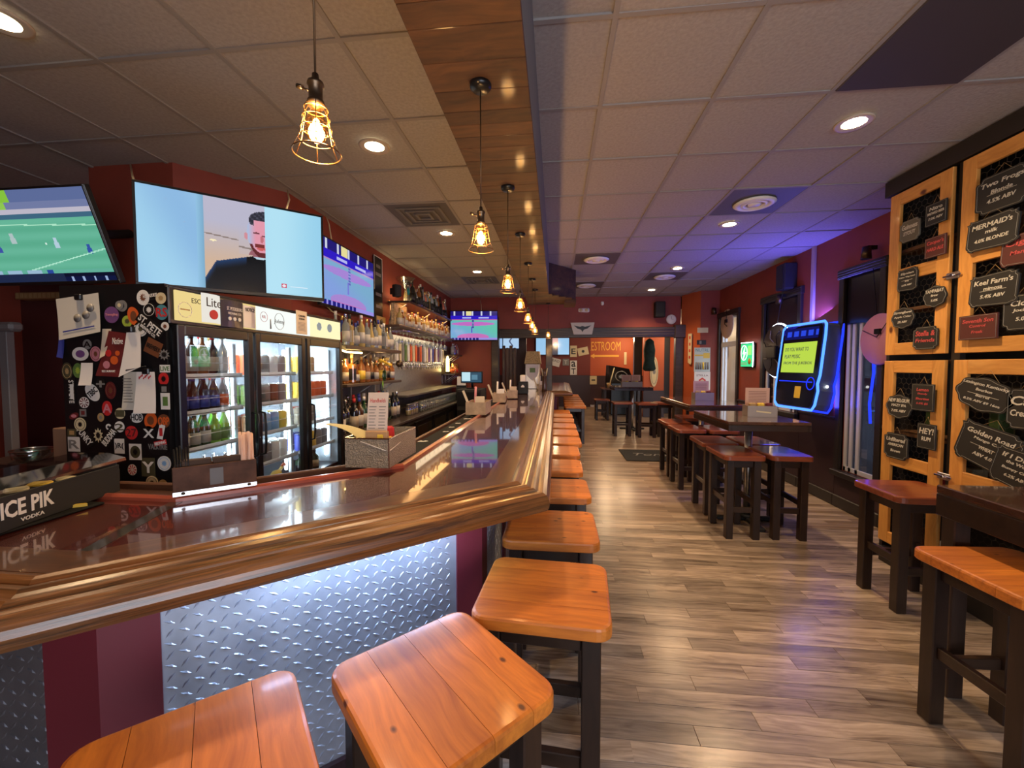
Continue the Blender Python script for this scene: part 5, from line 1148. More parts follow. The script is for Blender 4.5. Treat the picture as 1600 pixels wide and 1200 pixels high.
for q in range(11):
    u = .086+.0095*(q % 5)-.002*(q//5); v = .018+.012*(q//4)
    o = MB().cyl((0,0,0), (random.uniform(-.012,.010), 0, .205+random.uniform(-.006,.008)), .0056, n=8).build('paper_straw', pm('pink_straw_paper', (.66,.44,.34), .7), None, onrail(u, v, .004)); tag(o, 'wrapped paper straw in the bundle at the end of the bar organiser', 'straw', 'paper straws in the bar organiser')
for q in range(6):
    o = MB().cyl((0,0,0), (-.012+.004*q, .0, .165+.006*(q % 3)), .0028, n=6).build('stir_straw', BLACK, None, onrail(-.118+.006*q, .03, .004)); tag(o, 'thin black stirring straw at the sticker end of the bar organiser', 'straw', 'black straws in the bar organiser')
for q, u in enumerate((-.06, .035)): tag(MB().box(-.045, .045, -.014, .014, 0, .122, .003).build('cocktail_napkins', pm('dark_brown_napkin', (.05,.028,.018), .8), None, onrail(u, .04, .003), (0,0,aR)), 'stack of dark brown napkins, %s slot of the bar organiser' % ORD[q], 'napkins', 'napkins in the bar organiser')
# condiment tray at the end of the bar
mtb = tag(MB().box(-2.2, -1.62, .66, 1.30, 1.0712, 1.079, .003).build('bar_mat', mat_m, None), 'black rubber mat under the garnish tray', 'bar mat')
ip = thing('garnish_tray', 'black garnish tray lettered ICE PIK VODKA with clear lid', 'garnish tray', (-1.70, 1.42, 1.080), R(90+12))
# local x runs back towards the camera (negative), front faces +x world
MB().box(-.62, 0, 0, .006, 0, .105, .002).box(-.62, 0, .16, .166, 0, .125, .002).box(-.006, 0, .006, .16, 0, .12, .002).box(-.62, -.614, .006, .16, 0, .12, .002).box(-.614, -.006, .006, .16, 0, .02).build('tray', MATTE, ip)
text('ICE PIK', C['white'], ip, (-.335, -.001, .062), .155, .052, 0, bold=.025); text('VODKA', C['white'], ip, (-.325, -.001, .020), .07, .012, .0, bold=.01)
lm = MB(); lm.add([(-.64,-.01,.118), (.02,-.01,.118), (.02,-.008,.128), (.012,.05,.150), (.012,.172,.152), (-.64,.172,.152), (-.64,.05,.150), (-.64,-.008,.128), (-.64,-.01,.114), (.02,-.01,.114)], [(0,1,2,7), (7,2,3,6), (6,3,4,5), (8,9,1,0)]); lm.build('clear_lid', CLEARG, ip)
MB().box(-.61, -.01, .01, .155, .07, .074).build('insert_rim', CHROME, ip)
for q in range(6):
    o = tag(MB().box(-.028, .028, -.02, .02, 0, .012, .006).build('lemon_wedge', C['yellow'] if q % 2 else C['cream'], None, ((-1.745-.012*(q % 2)), 1.28-.07*q, 1.160+.001*q), (0, 0, .5*q)), 'cut lemon wedge under the tray lid, %s from the cooler end' % ORD[q], 'lemon', 'lemon wedges in the tray')
lw = onZ(122, 791, 1.083); lem = MB().prism([(.024*cos(pi*i/10), .012*sin(pi*i/10)) for i in range(11)], 0, .010).build('lemon_slice', C['yellow'], None, (lw.x, lw.y, 1.0795), (0,0,R(35))); tag(lem, 'single yellow lemon slice lying on the black mat', 'lemon')
rp = onZ(8, 822, 1.083); tag(MB().box(-.035, .035, -.06, .06, 0, .004, .001).build('red_card', C['red'], None, (rp.x-.03, rp.y-.03, 1.0795), (0,0,R(10))), 'flat red card on the mat below the garnish tray', 'card')
gj = thing('glass_bowl', 'clear glass bowl with chrome rim behind the garnish tray', 'bowl', (-2.62, 1.78, 1.09)); MB().lathe([(.04,0), (.07,.02), (.075,.06), (.072,.06), (.03,.008)], n=20).build('bowl', CLEARG, gj); MB().tube([(.075*cos(2*pi*i/20), .075*sin(2*pi*i/20), .06) for i in range(20)], .004, 5, True).build('rim', CHROME, gj)
bs_ = tag(MB().box(-2.9, -2.36, 1.72, 2.2, 0, 1.09, .005).build('side_counter', pm('side_counter_dark', (.03,.012,.01), .5), None), 'dark side counter beside the sticker covered cooler', 'counter')
bx = thing('cardboard_box', 'brown cardboard box on the side counter by the cooler', 'box', (-2.44, 1.83, 1.09), 0); MB().box(-.06, .06, -.05, .05, 0, .17, .004).build('box', pm('brown_box', (.20,.11,.07), .7), bx)
sh2 = thing('string_of_lights', 'small lit box of string lights under the football television', 'light', tuple(onY(60, 467, 3.19))); sh2.scale = (1.2, 1, 1.2); MB().box(-.20, .20, 0, .10, 0, .05, .004).build('box', pm('amber_box', (.30,.16,.06), .5), sh2)
for q in range(10): MB().box(-.19+.038*q, -.165+.038*q, -.004, 0, .008, .042, .001).build('slat', C['tan'], sh2)
struct(MB().box(-4.19, -4.12, 2.68, 2.73, 0, 1.85, .004).box(-4.5, -4.02, 2.64, 2.73, 1.83, 1.90, .02).build('trim_30', pm('grey_white_trim', (.20,.19,.19), .5)))
# ================================================================ pendant lamps over the bar
BULB = glassm('bulb_glass', (1,.78,.45), .4, .02, .06); FIL = em('filament_glow', (1,.62,.22), 60); WIRE = pm('copper_wire', (.30,.17,.08), .3, .9)
def pendant(label, x, y, zc, ztop, tilt=0, pw=14):
    t = thing('pendant_lamp', label, 'pendant lamp', (x, y, zc), 0, 'wire cage pendant lamps'); k_ = .62; t.scale = (k_, k_, k_); ztop = zc+(ztop-zc)/k_
    MB().lathe([(.0,ztop-zc-.035), (.05,ztop-zc-.032), (.062,ztop-zc-.018), (.062,ztop-zc), (0,ztop-zc)], n=20).build('canopy', BLACK, t)
    MB().cyl((0,0,.17), (0,0,ztop-zc-.03), .0035, n=8).build('cord', BRASSY, t)
    MB().lathe([(0,.185), (.010,.18), (.012,.16), (.024,.155), (.026,.145), (.021,.14), (.021,.10), (.026,.095), (.026,.08), (0,.08)], n=16).build('socket', BRASSY, t)
    MB().cyl((-.02,0,.13), (-.048,0,.142), .003, n=6).cyl((-.044,0,.142), (-.062,0,.148), .008, n=8).build('switch_key', BRASSY, t)
    cg = MB(); prf = [(.026,.088), (.036,.070), (.043,.03), (.052,-.02), (.072,-.065)]
    for k in range(6): a = 2*pi*k/6; cg.tube([(r*cos(a), r*sin(a), z) for r, z in prf], .0016, 5)
    for r, z in ((.036,.070), (.041,.042), (.047,.008), (.054,-.025)): cg.tube([(r*cos(2*pi*i/20), r*sin(2*pi*i/20), z) for i in range(20)], .0015, 5, True)
    cg.tube([(.073*cos(2*pi*i/24), .073*sin(2*pi*i/24), -.067) for i in range(24)], .0025, 6, True)
    cg.build('cage', WIRE, t)
    MB().lathe([(.012,.085), (.014,.07), (.030,.035), (.034,.005), (.026,-.025), (.0,-.038)], n=16).build('bulb', BULB, t)
    MB().lathe([(.0,.045), (.009,.035), (.012,.01), (.009,-.012), (0,-.018)], n=10).build('filament', FIL, t)
    light('pendant_glow', 'POINT', (x, y, zc+.005), pw, (1,.60,.25), .03)
    return t
pendant('wire cage pendant lamp hanging closest to the camera over the bar bend', -.475, .79, 2.035, 3.03)
for k, (y) in enumerate([1.48, 2.32, 3.13, 4.02, 4.75, 5.4]):
    pendant('wire cage pendant lamp under the soffit, %s from the bar corner' % ORD[k], -.27, y, 2.03, 2.57, pw=7)
pendant('wire cage pendant lamp beyond the soffit end, by the far post', -.12, 6.6, 2.06, 2.57, pw=7)
# ================================================================ chalkboard cabinet on the right
cb = thing('display_cabinet', 'tall dark cabinet with four pine framed wire mesh doors', 'cabinet', (0,0,0))
FX = 2.60
CABM = pm('cabinet_black', (.020,.015,.012), .5)
CY_ = 3.60
MB().box(FX+.045, XR-.04, CY_-.03, CY_, 0, 2.98).build('side_panel', CABM, cb); MB().box(FX+.5, FX+.53, -.3, CY_-.03, 0, 2.98).build('back_panel', CABM, cb)
MB().box(FX+.0, FX+.5, -.3, CY_+.02, 2.90, 3.02, .004).build('top_panel', CABM, cb); MB().box(FX+.02, FX+.5, -.3, CY_-.03, 0, .12, .004).build('plinth', CABM, cb)
for z in (.62, 1.05, 1.60, 2.0, 2.45): MB().box(FX+.06, FX+.5, -.3, CY_-.03, z-.012, z+.012).build('shelf', pm('shelf_pine_shaded', (.16,.075,.03), .6), cb)  # shelf pine darkened to carry the shade inside the cabinet
for y in (3.015, 2.0): MB().box(FX+.035, FX+.07, y-.03, y+.03, .1, 2.9).build('divider', CABM, cb)
hexs = {}
def meshwire(w_, h_):
    mb = MB(); s_ = .045; r = .0009; j = 0; z = -h_/2
    while z < h_/2:
        y = -w_/2+(s_/2 if j % 2 else 0)
        while y < w_/2-s_:
            for (a, b) in (((y, z), (y, z+s_*.55)), ((y, z+s_*.55), (y+s_/2, z+s_*.85)), ((y+s_/2, z+s_*.85), (y+s_, z+s_*.55))):
                d = Vector((b[0]-a[0], b[1]-a[1])).normalized(); n_ = Vector((-d.y, d.x))*r
                if b[1] < h_/2: mb.add([(a[0]+n_.x, 0, a[1]+n_.y), (a[0]-n_.x, 0, a[1]-n_.y), (b[0]-n_.x, 0, b[1]-n_.y), (b[0]+n_.x, 0, b[1]+n_.y)], [(0,1,2,3)])
            y += s_
        z += s_*.85; j += 1
    return mb
HEX = pm('galvanised_wire', (.10,.09,.08), .5, .5)
def cdoor(y0, y1, z0, z1, rails, sw=.09):
    # frame in the plane x = FX, y0 < y1 (y1 farther)
    fw_ = MB().box(FX, FX+.025, 0, .002, 0, .002)
    d = bpy.data.objects.new('door', None); COL.objects.link(d); d.parent = cb; d.location = (FX, 0, 0)
    MB().box(0, .025, y0, y0+sw, z0, z1, .003).build('stile', PINEV, d); MB().box(0, .025, y1-sw, y1, z0, z1, .003).build('stile', PINEV, d)
    for z in [z0, z1-sw]+rails: MB().box(0, .0248, y0+sw, y1-sw, z, z+sw, .003).build('rail', PINEH, d)
    stuff(meshwire(y1-y0-2*sw+.02, z1-z0-2*sw+.02).build('wire_mesh', HEX, d, (.026, (y0+y1)/2, (z0+z1)/2), (0,0,R(90))))
cdoor(3.05, 3.555, 1.655, 2.885, [2.215]); cdoor(2.15, 2.985, 1.655, 2.885, [2.215])
cdoor(3.05, 3.555, .18, 1.61, [.80]); cdoor(2.15, 2.985, .18, 1.61, [.80])
cdoor(1.2, 2.10, 1.655, 2.885, [2.215]); cdoor(1.2, 2.10, .18, 1.61, [.80])
def latch(y, z, label):
    t = thing('door_latch', label, 'latch', (FX, y, z)); MB().box(-.008, 0, -.03, .06, -.022, .022, .004).build('plate', STEEL, t); MB().cyl((-.008,.0,0), (-.03,0,0), .009, n=10).box(-.016, -.008, -.05, .075, -.006, .006, .002).build('bolt', CHROME, t)
latch(3.0, 2.165, 'steel latch joining the two upper cabinet doors'); latch(3.0, .83, 'steel padlock hasp joining the two lower cabinet doors')
# merchandise on the cabinet shelves
rr_ = random.Random(5)
for k in range(16):
    z = (.12,.632,1.062)[k % 3]; y = 2.3+.075*k; h_ = rr_.uniform(.12,.26); c = ('white','red','green','brown','cream','maroon')[k % 6]
    o = tag(MB().box(-.05, .05, -.032, .032, 0, h_, .004).build('carton', pm('dim_'+c, tuple(v*.45 for v in MC[{'white':'white_ink','red':'red_ink','green':'green_ink','brown':'brown_ink','cream':'cream_ink','maroon':'maroon_ink'}[c]].node_tree.nodes['Principled BSDF'].inputs[0].default_value[:3]), .6), None, (FX+.22, y, z+.001)), '%s carton, %s from the stool on the %s cabinet shelf' % (c, ORD[k//3], ('bottom','lower','middle')[k % 3]), 'carton', 'cartons inside the cabinet')  # ink colours darkened to carry the cabinet's inner shade
def plaque(kind, a, b):
    o = []
    for i in range(72):
        t = 2*pi*i/72; c, s_ = cos(t), sin(t)
        if kind == 'oval': e = 1.2; k = 1+.045*cos(8*t); x = a*abs(c)**(2/2.2)*(1 if c > 0 else -1)*k; z = b*abs(s_)**(2/2.2)*(1 if s_ > 0 else -1)*k
        elif kind == 'fancy': x = a*abs(c)**(2/6)*(1 if c > 0 else -1); z = b*abs(s_)**(2/6)*(1 if s_ > 0 else -1); k = 1+.05*cos(4*t)*1.0-.03*cos(8*t); x *= k; z *= k
        elif kind == 'wavy': x = a*abs(c)**(2/8)*(1 if c > 0 else -1); z = b*abs(s_)**(2/8)*(1 if s_ > 0 else -1); x *= 1+.04*sin(10*t); z *= 1+.05*cos(9*t)
        else: return [(-a,-b), (a,-b), (a,b), (-a,b)]
        o.append((x, z))
    return o
SB = [('fancy',1422,360,.068,.062,SLATEG,CHALK,['Guinness','STOUT'],'grey','Guinness'), ('rect',1463,333,.064,.060,SLATE,CHALK,['Nitro','BREWED BEER','7.0% ABV'],'black','Nitro'), ('rect',1462,385,.064,.056,SLATER,CHALKR,["Cooper's",'HARD ALE'],'maroon',"Cooper's"),
  ('wavy',1418,437,.070,.066,SLATE,CHALK,['Elysian','Other Way Land','IPA','6.0% ABV'],'black','Elysian'), ('oval',1461,463,.070,.058,SLATE,CHALK,['TAMPABAY','Brew','5.0%'],'black','Tampabay'), ('oval',1411,497,.082,.062,SLATE,CHALK,['Strongbow','Apple Cider','5% ABV'],'black','Strongbow'),
  ('fancy',1446,528,.078,.064,SLATE,CHALKR,['Stella &','Friends'],'black','Stella'), ('fancy',1566,297,.120,.088,SLATE,CHALK,['Two Frogs','Blonde','4.5% ABV'],'black','Two Frogs'), ('wavy',1550,362,.120,.078,SLATE,CHALK,["MERMAID's",'milk','4.0% BLONDE'],'black',"Mermaid's milk"),
  ('wavy',1598,388,.09,.07,SLATER,CHALKR,['Cigar','Mango'],'maroon','Cigar Mango'), ('wavy',1552,452,.112,.078,SLATE,CHALK,["Keel Farm's",'mimosa','5.4% ABV'],'black','Keel Farm'), ('rect',1528,511,.095,.062,SLATER,CHALKR,['Seventh Son','Control','Freak'],'maroon','Seventh Son'),
  ('fancy',1600,487,.085,.080,SLATE,CHALK,['Cider','Jockey','5.0%'],'black','Cider'), ('oval',1405,635,.095,.072,SLATE,CHALK,['NEW BELGIUM','HAZY IPA','7.0% ABV'],'black','New Belgium'), ('rect',1442,621,.072,.078,SLATE,CHALKR,['Lemon','Shandy','Shorties','5.0% $5'],'black','Lemon Shandy'),
  ('fancy',1400,697,.088,.078,SLATE,CHALK,['Unfiltered','AMERICAN','Brown'],'black','Unfiltered'), ('rect',1448,682,.058,.072,SLATE,CHALK,['HEY!','RUM'],'black','Hey'), ('oval',1537,617,.140,.082,SLATE,CHALK,['Lexington Kentucky','Bourbon','Barrel','8.2% ABV $9 16oz'],'black','Bourbon'),
  ('wavy',1543,700,.150,.105,SLATE,CHALK,['Golden Road','Mango Cart','WHEAT','ABV 4.0%'],'black','Golden Road'), ('wavy',1592,735,.115,.09,SLATE,CHALK,['If I Drew','the World','Bumpy Cloud','6.2% ABV'],'black','If I Drew'), ('fancy',1603,640,.075,.09,SLATE,CHALK,['Cali','Creamin'],'black','Cali')]
for k, (kd, px, py, a, b, m, tm_, ls, cn, short) in enumerate(SB):
    X0 = FX-.012-.006*(k % 3); p = onX(px, py, X0); th = {17: 12, 18: 14, 19: 12}.get(k, 0)
    up_ = 'upper' if p.z > 1.63 else 'lower'; nar = 'narrow' if px < 1495 else 'wide'
    a *= 1.22; b *= 1.22; t = thing('chalkboard_sign', '%s chalkboard sign reading %s, hanging on the %s %s cabinet door' % (cn, short, up_, nar), 'chalkboard', (X0, p.y, p.z), R(-90), 'chalkboard beer signs'); t.rotation_euler = (0, R(th), R(-90))
    pl = plaque(kd, a, b); MB().vprism(pl, -.004, .004).build('board', m, t)
    MB().tube([(x*.93, -.0045, z*.92) for x, z in pl], .0011, 4, True).build('chalk_border', pm('faint_chalk', (.30,.29,.25), .8), t)
    n = len(ls); zz = b*.72
    for i, s_ in enumerate(ls):
        hh = b*(1.35/n)*(1.15 if i == 0 else .8)*.62; wd = min(a*1.6, hh*.72*len(s_)*1.15)
        text(s_, tm_, t, (0, -.0048, zz-hh*.62), wd, hh, .15, name='chalk_lettering', bold=.018); zz -= b*1.44/n
    if k in (0, 3, 7, 10, 17, 18): MB().box(-a*.55, a*.55, -.0052, -.0046, -b*.05, -b*.05+.002).build('chalk_rule', tm_, t)
    MB().tube([(-a*.4, 0, b*.9), (0, .004, b*1.0+.05), (a*.4, 0, b*.9)], .0012, 4).build('hanging_string', C['tan'], t)
# ================================================================ jukebox
jy = (5.12+5.85)/2; jb = thing('jukebox', 'wall mounted digital jukebox glowing with a bright blue neon outline', 'jukebox', (XR-.085, 5.23, 1.55), R(-84)); jb.rotation_euler = (R(-6), 0, R(-84))
NEON = em('blue_neon', (.06,.20,1), 1.6); NEON2 = em('blue_neon_deep', (.012,.03,1), 1.3)
out = [(-.30,.50), (.33,.50), (.36,.47), (.37,.36), (.37,-.10), (.35,-.2), (.37,-.28), (.35,-.44), (.31,-.50), (-.28,-.50), (-.33,-.46), (-.35,-.3), (-.34,.46)]
MB().vprism([(x*.97, z*.98) for x, z in out], -.19, 0).build('cabinet', pm('jukebox_grey', (.12,.15,.19), .35), jb)
MB().tube([(x, -.20, z) for x, z in out], .014, 8, True).build('neon_tube', NEON, jb)
MB().tube([(x*1.02, -.02, z*1.02) for x, z in out], .012, 8, True).build('neon_glow_strip', NEON2, jb)
MB().vprism([(x*.93, z*.95) for x, z in out], -.212, -.19).build('front_glass', pm('jukebox_front', (.004,.006,.02), .12), jb)
scr = screen(jb, .56, .36, lambda u, v: (185,215,75) if abs(u-.5) < .49 else (60,90,60), 20, 12, 'screen', 0); scr.location = (0, -.2135, .10)
for k, s_ in enumerate(('DO YOU WANT TO', 'PLAY MUSIC', 'FROM THE JUKEBOX')): text(s_, col('navy_screen_text', (30,45,110)), jb, ((-.04,-.10,.0)[k], -.2145, .20-.085*k), (.40,.27,.48)[k], .045)
tp = screen(jb, .56, .13, lambda u, v: (40,70,220) if .2 < v < .8 and int(u*14) % 3 else (14,20,90), 28, 8, 'marquee_screen', 0); tp.location = (0, -.2135, .385)
MB().box(-.28, .28, -.216, -.212, -.19, -.18).build('blue_line', NEON2, jb); MB().box(.02, .12, -.218, -.212, -.38, -.24, .002).build('card_reader', C['yellow'], jb)
MB().tube([(.26+.06*cos(2*pi*i/20), -.216, -.20+.07*sin(2*pi*i/20)) for i in range(20)], .004, 5, True).build('dial_ring', NEON2, jb); MB().lathe([(0,0), (.015,0), (.015,.005), (0,.006)], n=10).build('side_lamp', em('white_dot_lamp', (1,1,1), 3), jb, (.36, -.10, -.22), (0, R(90), 0))
light('jukebox_glow', 'AREA', (XR-.30, 5.23, 1.55), 16, (.04,.08,1), .6, .9, (0, 5.3, 1.4)); light('jukebox_back_glow', 'AREA', (XR-.06, 4.98, 1.55), 7, (.05,.05,1), .1, .9, (XR-.0, 4.9, 1.55)); light('jukebox_up_glow', 'AREA', (XR-.16, 5.3, 2.08), 18, (.12,.10,1), .2, .6, (XR-.6, 5.6, 3.0))
cond = tag(MB().box(XR-.03, XR, 5.40, 5.46, 2.03, H, .004).build('cable_conduit', col('pale_conduit', (170,150,150)), None), 'pale cable conduit rising from the jukebox to the ceiling', 'conduit')
# round neon sign seen from behind, in front of the second window
p = onX(1213, 548, XR-.22)
ns = thing('round_sign', 'round black back of a neon beer sign with white glowing rim', 'sign', tuple(p), R(-90)); ra, rb = .35, .35
MB().lathe([(0,-.02), (ra*.95,-.02), (ra,0), (ra*.95,.02), (0,.02)], n=36).build('disc', pm('sign_back_black', (.02,.015,.02), .4), ns, None, (R(90),0,0))
MB().tube([(ra*1.02*cos(2*pi*i/36), .02, ra*1.02*sin(2*pi*i/36)) for i in range(36)], .010, 6, True).build('glowing_rim', em('white_rim_glow', (.75,.85,1), 6), ns)
MB().box(-.10, .13, -.09, -.02, -.10, .06, .01).build('transformer_box', BLACK, ns)
for k in range(8): a = k*.8; MB().tube([(.1*cos(a), -.03, .1*sin(a)), (.2*cos(a+.5), -.035, .2*sin(a+.5)), (.29*cos(a+.3), -.03, .29*sin(a+.3))], .006, 5).build('wire', BLACK if k % 2 else C['grey'], ns)
MB().tube([(0,0,ra), (.1,.02,ra+.5), (.02,.03,ra+.75)], .003, 5).build('hanging_wire', BLACK, ns)
p = onX(1136, 506, XR-.03)
rs = thing('round_sign', 'round pale back of a hanging sign in the bright doorway', 'sign', tuple(p), R(-90)); MB().lathe([(0,-.012), (.26,-.012), (.27,0), (.26,.012), (0,.012)], n=30).build('disc', col('pale_sign_back', (190,165,150)), rs, None, (R(90),0,0)); MB().tube([(0,-.02,.27), (.02,-.02,.1), (-.06,-.02,.0), (.05,-.02,-.05)], .006, 5).box(-.05, .05, -.03, -.012, .02, .08).build('clip', BLACK, rs)
p = onX(1375, 530, XR-.05)
rs = thing('round_sign', 'round pink back of a sign hung in the dark window beside the cabinet', 'sign', tuple(p), R(-90)); MB().lathe([(0,-.012), (.24,-.012), (.25,0), (.24,.012), (0,.012)], n=30).build('disc', col('pink_sign_back', (190,130,160)), rs, None, (R(90),0,0)); MB().tube([(-.2,-.02,.1), (0,-.03,.02), (.1,-.02,.15)], .004, 5).box(-.04, .03, -.03, -.012, .05, .1).build('clip', BLACK, rs); MB().tube([(-.05,0,.25), (-.12,.0,.7)], .003, 4).build('hanging_wire', BLACK, rs)
tag(MB().tube([(XR-.04, 4.40, 1.78), (XR-.04, 4.38, 1.5), (XR-.04, 4.42, 1.2), (XR-.04, 4.40, 1.0)], .012, 6).build('neon_tube', NEON2, None), 'thin deep blue neon tube in the dark window', 'neon light')
# small green hockey style sign
p = onX(1172, 555, XR); bs2 = thing('lit_sign', 'lit green beer sign with white lightning emblem beside the doorway', 'sign', tuple(p), R(-90)); MB().box(-.22, .22, -.05, 0, -.20, .20, .02).build('housing', BLACK, bs2); MB().box(-.205, .205, -.056, -.05, -.185, .185, .004).build('green_face', em('green_sign_glow', (.03,.38,.14), 1.3), bs2); MB().tube([(.215,-.055,-.19), (.225,-.055,0), (.215,-.055,.2), (-.2,-.055,.205)], .006, 6).build('edge_light', em('white_edge_glow', (.8,.9,1), 5), bs2)
MB().tube([(-.08+.11*cos(2*pi*i/24), -.058, .04+.12*sin(2*pi*i/24)) for i in range(24)], .008, 5, True).build('white_ring', em('white_print_glow', (.8,.9,.85), 1.2), bs2); MB().vprism([(-.05,.16), (-.14,.02), (-.09,.02), (-.12,-.09), (-.01,.05), (-.06,.05)], -.060, -.056).build('lightning_emblem', em('white_print_glow', (.8,.9,.85), 1.2), bs2)
MB().box(-.18, .02, -.059, -.056, -.13, -.12).box(-.18, .02, -.059, -.056, -.155, -.145).build('print_line', C['white'], bs2); MB().lathe([(0,0), (.05,0), (.05,.003), (0,.003)], n=16).build('yellow_badge', C['yellow'], bs2, (.11,-.056,-.1), (R(90),0,0)); MB().box(.05, .17, -.0585, -.056, 0, .15).build('lime_panel', em('lime_print_glow', (.2,.7,.12), 1.2), bs2)
speaker('large black speaker high on the wall above the conduit window', (XR-.0, 5.90, 2.76), R(-90), .22, .34, .16)
speaker('black speaker on the far wall beside the round clock', (2.14, 8.93, 2.74), 0, .20, .32, .18)
p = onY(1049, 499, 8.92); ck = thing('wall_clock', 'round pale wall clock above the far opening', 'clock', (p.x, 8.94, p.z)); MB().lathe([(0,0), (.10,0), (.10,.02), (.085,.03), (0,.03)], n=24).build('face', WHITE, ck, None, (R(90),0,0)); MB().box(-.003, .003, -.034, -.03, 0, .06).box(0, .04, -.034, -.03, -.003, .003).build('hand', C['grey'], ck)
p = onY(912, 485, 8.85); ex = thing('emergency_light', 'white twin emergency light above the header beam', 'light', (p.x, 8.86, p.z)); MB().box(-.12, .12, -.05, 0, -.045, .045, .02).build('housing', WHITE, ex)
for s_ in (-.06, .06): MB().lathe([(.035,0), (.035,.02), (0,.025)], n=14).build('lamp', C['cream'], ex, (s_, -.05, 0), (R(90),0,0))
p = onY(941, 475, 8.85); sc2 = thing('security_camera', 'small white dome camera on the far wall above the emergency light', 'camera', (p.x, 8.86, p.z)); MB().sphere((0,-.03,0), .035, 12, 8).build('dome', WHITE, sc2); MB().box(-.03, .03, -.03, 0, -.02, .05, .008).build('base', WHITE, sc2)
p = onY(910, 513, 8.78); em_ = thing('wing_plaque', 'silver plaque with black winged emblem on the header beam', 'plaque', (p.x, 8.78, p.z)); MB().vprism([(-.25,.12), (.25,.12), (.20,-.13), (-.18,-.13)], -.02, 0).build('plate', pm('plaque_silver', (.35,.30,.26), .4, .5), em_); MB().vprism([(-.18,.06), (-.05,.03), (0,.05), (.05,.03), (.18,.06), (.10,-.01), (.03,-.03), (0,-.08), (-.03,-.03), (-.10,-.01)], -.024, -.02).build('wing_emblem', BLACK, em_)
def spot(label, loc, rz):
    t = thing('track_spot', label, 'lamp', loc, rz); MB().cyl((0,0,.02), (0,0,-.10), .035, .045, n=14).build('shade', BRASSY, t); MB().box(-.02, .02, 0, .09, -.01, .03, .004).build('bracket', BLACK, t)
spot('small bronze spot lamp over the round neon sign', (XR-.12, 5.98, 2.52), R(-90)); spot('black spot lamp in the corner by the posters', (3.02, 8.27, 2.66), 0); spot('small spot lamp over the dark window', (XR-.12, 4.42, 2.72), R(-90))
# posters on the corner wall
def poster(px, py, w_, h_, m, label, fn=None):
    p = onY(px, py, 8.35); t = thing('poster', label, 'poster', (p.x, 8.349, p.z)); MB().box(-w_/2, w_/2, -.004, 0, -h_/2, h_/2, .001).build('sheet', m, t); return t
t = poster(1097, 562, .30, .47, col('pale_poster', (185,195,190)), 'pale seltzer poster with a row of cans and aqua heading'); text('NUTRL', C['teal'], t, (0,-.005,.185), .25, .06); MB().box(-.14, .14, -.0052, -.0045, .07, .10).box(.02, .14, -.0054, -.0045, .03, .13).build('yellow_block', C['yellow'], t)
for q in range(6): MB().cyl((-.11+.044*q, -.006, -.19), (-.11+.044*q, -.006, -.05), .016, n=8).build('printed_can', C['yellow'] if q == 3 else C['grey'], t)
t = poster(1097, 597, .30, .40, PAPER, 'white beer poster with red diamond crest below the seltzer poster'); text('STELLA', C['maroon'], t, (0,-.005,.13), .22, .035); MB().vprism([(-.07,.04), (0,.09), (.07,.04), (0,-.07)], -.006, -.004).build('crest', C['red'], t); MB().vprism([(-.035,.03), (0,.055), (.035,.03), (0,-.03)], -.007, -.006).build('crest_centre', C['cream'], t); MB().box(-.15, .15, -.0055, -.004, -.2, -.15).build('pink_band', C['pink'], t)
t = poster(1098, 516, .20, .10, col('pale_notice', (200,190,160)), 'small cream notice high on the poster wall'); t = poster(1096, 535, .17, .09, C['black'], 'small dark notice above the seltzer poster'); MB().box(-.04, .0, -.006, -.004, -.03, .03).build('print', C['grey'], t)
p = onY(1070, 545, 8.62); nb2 = thing('bottle_sign', 'tall cream bottle opener shaped sign on the orange corner wall', 'sign', (2.69, 8.58, p.z), R(-68)); MB().vprism([(-.05,-.28), (.03,-.32), (.05,-.28), (.05,.30), (-.05,.30)], -.015, 0).build('board', C['cream'], nb2)
for q in range(4): MB().box(-.02, .02, -.018, -.015, -.2+.13*q, -.14+.13*q, .004).build('red_print', C['red'], nb2)
sqb = thing('squeeze_bottle', 'white squeeze bottle standing on the narrow ledge table', 'bottle', (2.66, 7.80, .87)); MB().lathe([(.03,0), (.033,.01), (.033,.13), (.012,.16), (.004,.21)], n=14).build('body', WHITE, sqb)
tg = thing('spray_bottle', 'white spray bottle beside the squeeze bottle on the ledge table', 'bottle', (2.80, 7.85, .87)); MB().lathe([(.035,0), (.038,.01), (.03,.12), (.012,.14), (.012,.17)], n=14).build('body', WHITE, tg); MB().box(-.05, .03, -.012, .012, .165, .19, .004).build('trigger', WHITE, tg)
# table caddies
for k, (x, y, d_) in enumerate([(2.02,4.30,'nearest the jukebox'), (2.16,6.30,'on the second high table'), (1.75,10.35,'on the far high table'), (2.0,10.45,'behind its twin on the far high table')]):
    t = caddy('grey metal condiment caddy '+('in front of the jukebox' if k == 0 else d_), (x, y, 1.0705), R(-8 if k == 0 else 0), .26, .18, .11, pm('grey_caddy', (.28,.23,.20), .5, .4), 'caddies on the high tables')
    MB().box(-.11, .11, .07, .074, .01, .28, .001).build('menu_card', pm('pinkish_menu', (.58,.36,.28), .7), t, None, None)
    for q in range(7): MB().box(-.08, .08, .068, .07, .24-.016*q, .244-.016*q).build('text_line', C['brown'], t)
    grp = 'packets in the table caddies'
    for q, (c, nm) in enumerate([('tan','tan sugar packets'), ('yellow','yellow sweetener packets'), ('maroon','dark red sauce packets')]):
        tag(MB().box(-.032, .032, -.02, .02, 0, .13, .010).build('packets', C[c], None, (x-.075+.075*q, y-.02-.003*q, 1.076)), nm+' in the caddy '+('before the jukebox' if k == 0 else d_), 'packets', grp)
    if k == 0: MB().box(-.06, .07, -.093, -.09, .045, .06, .002).build('white_clip', C['cream'], t, None, (0,R(6),0))
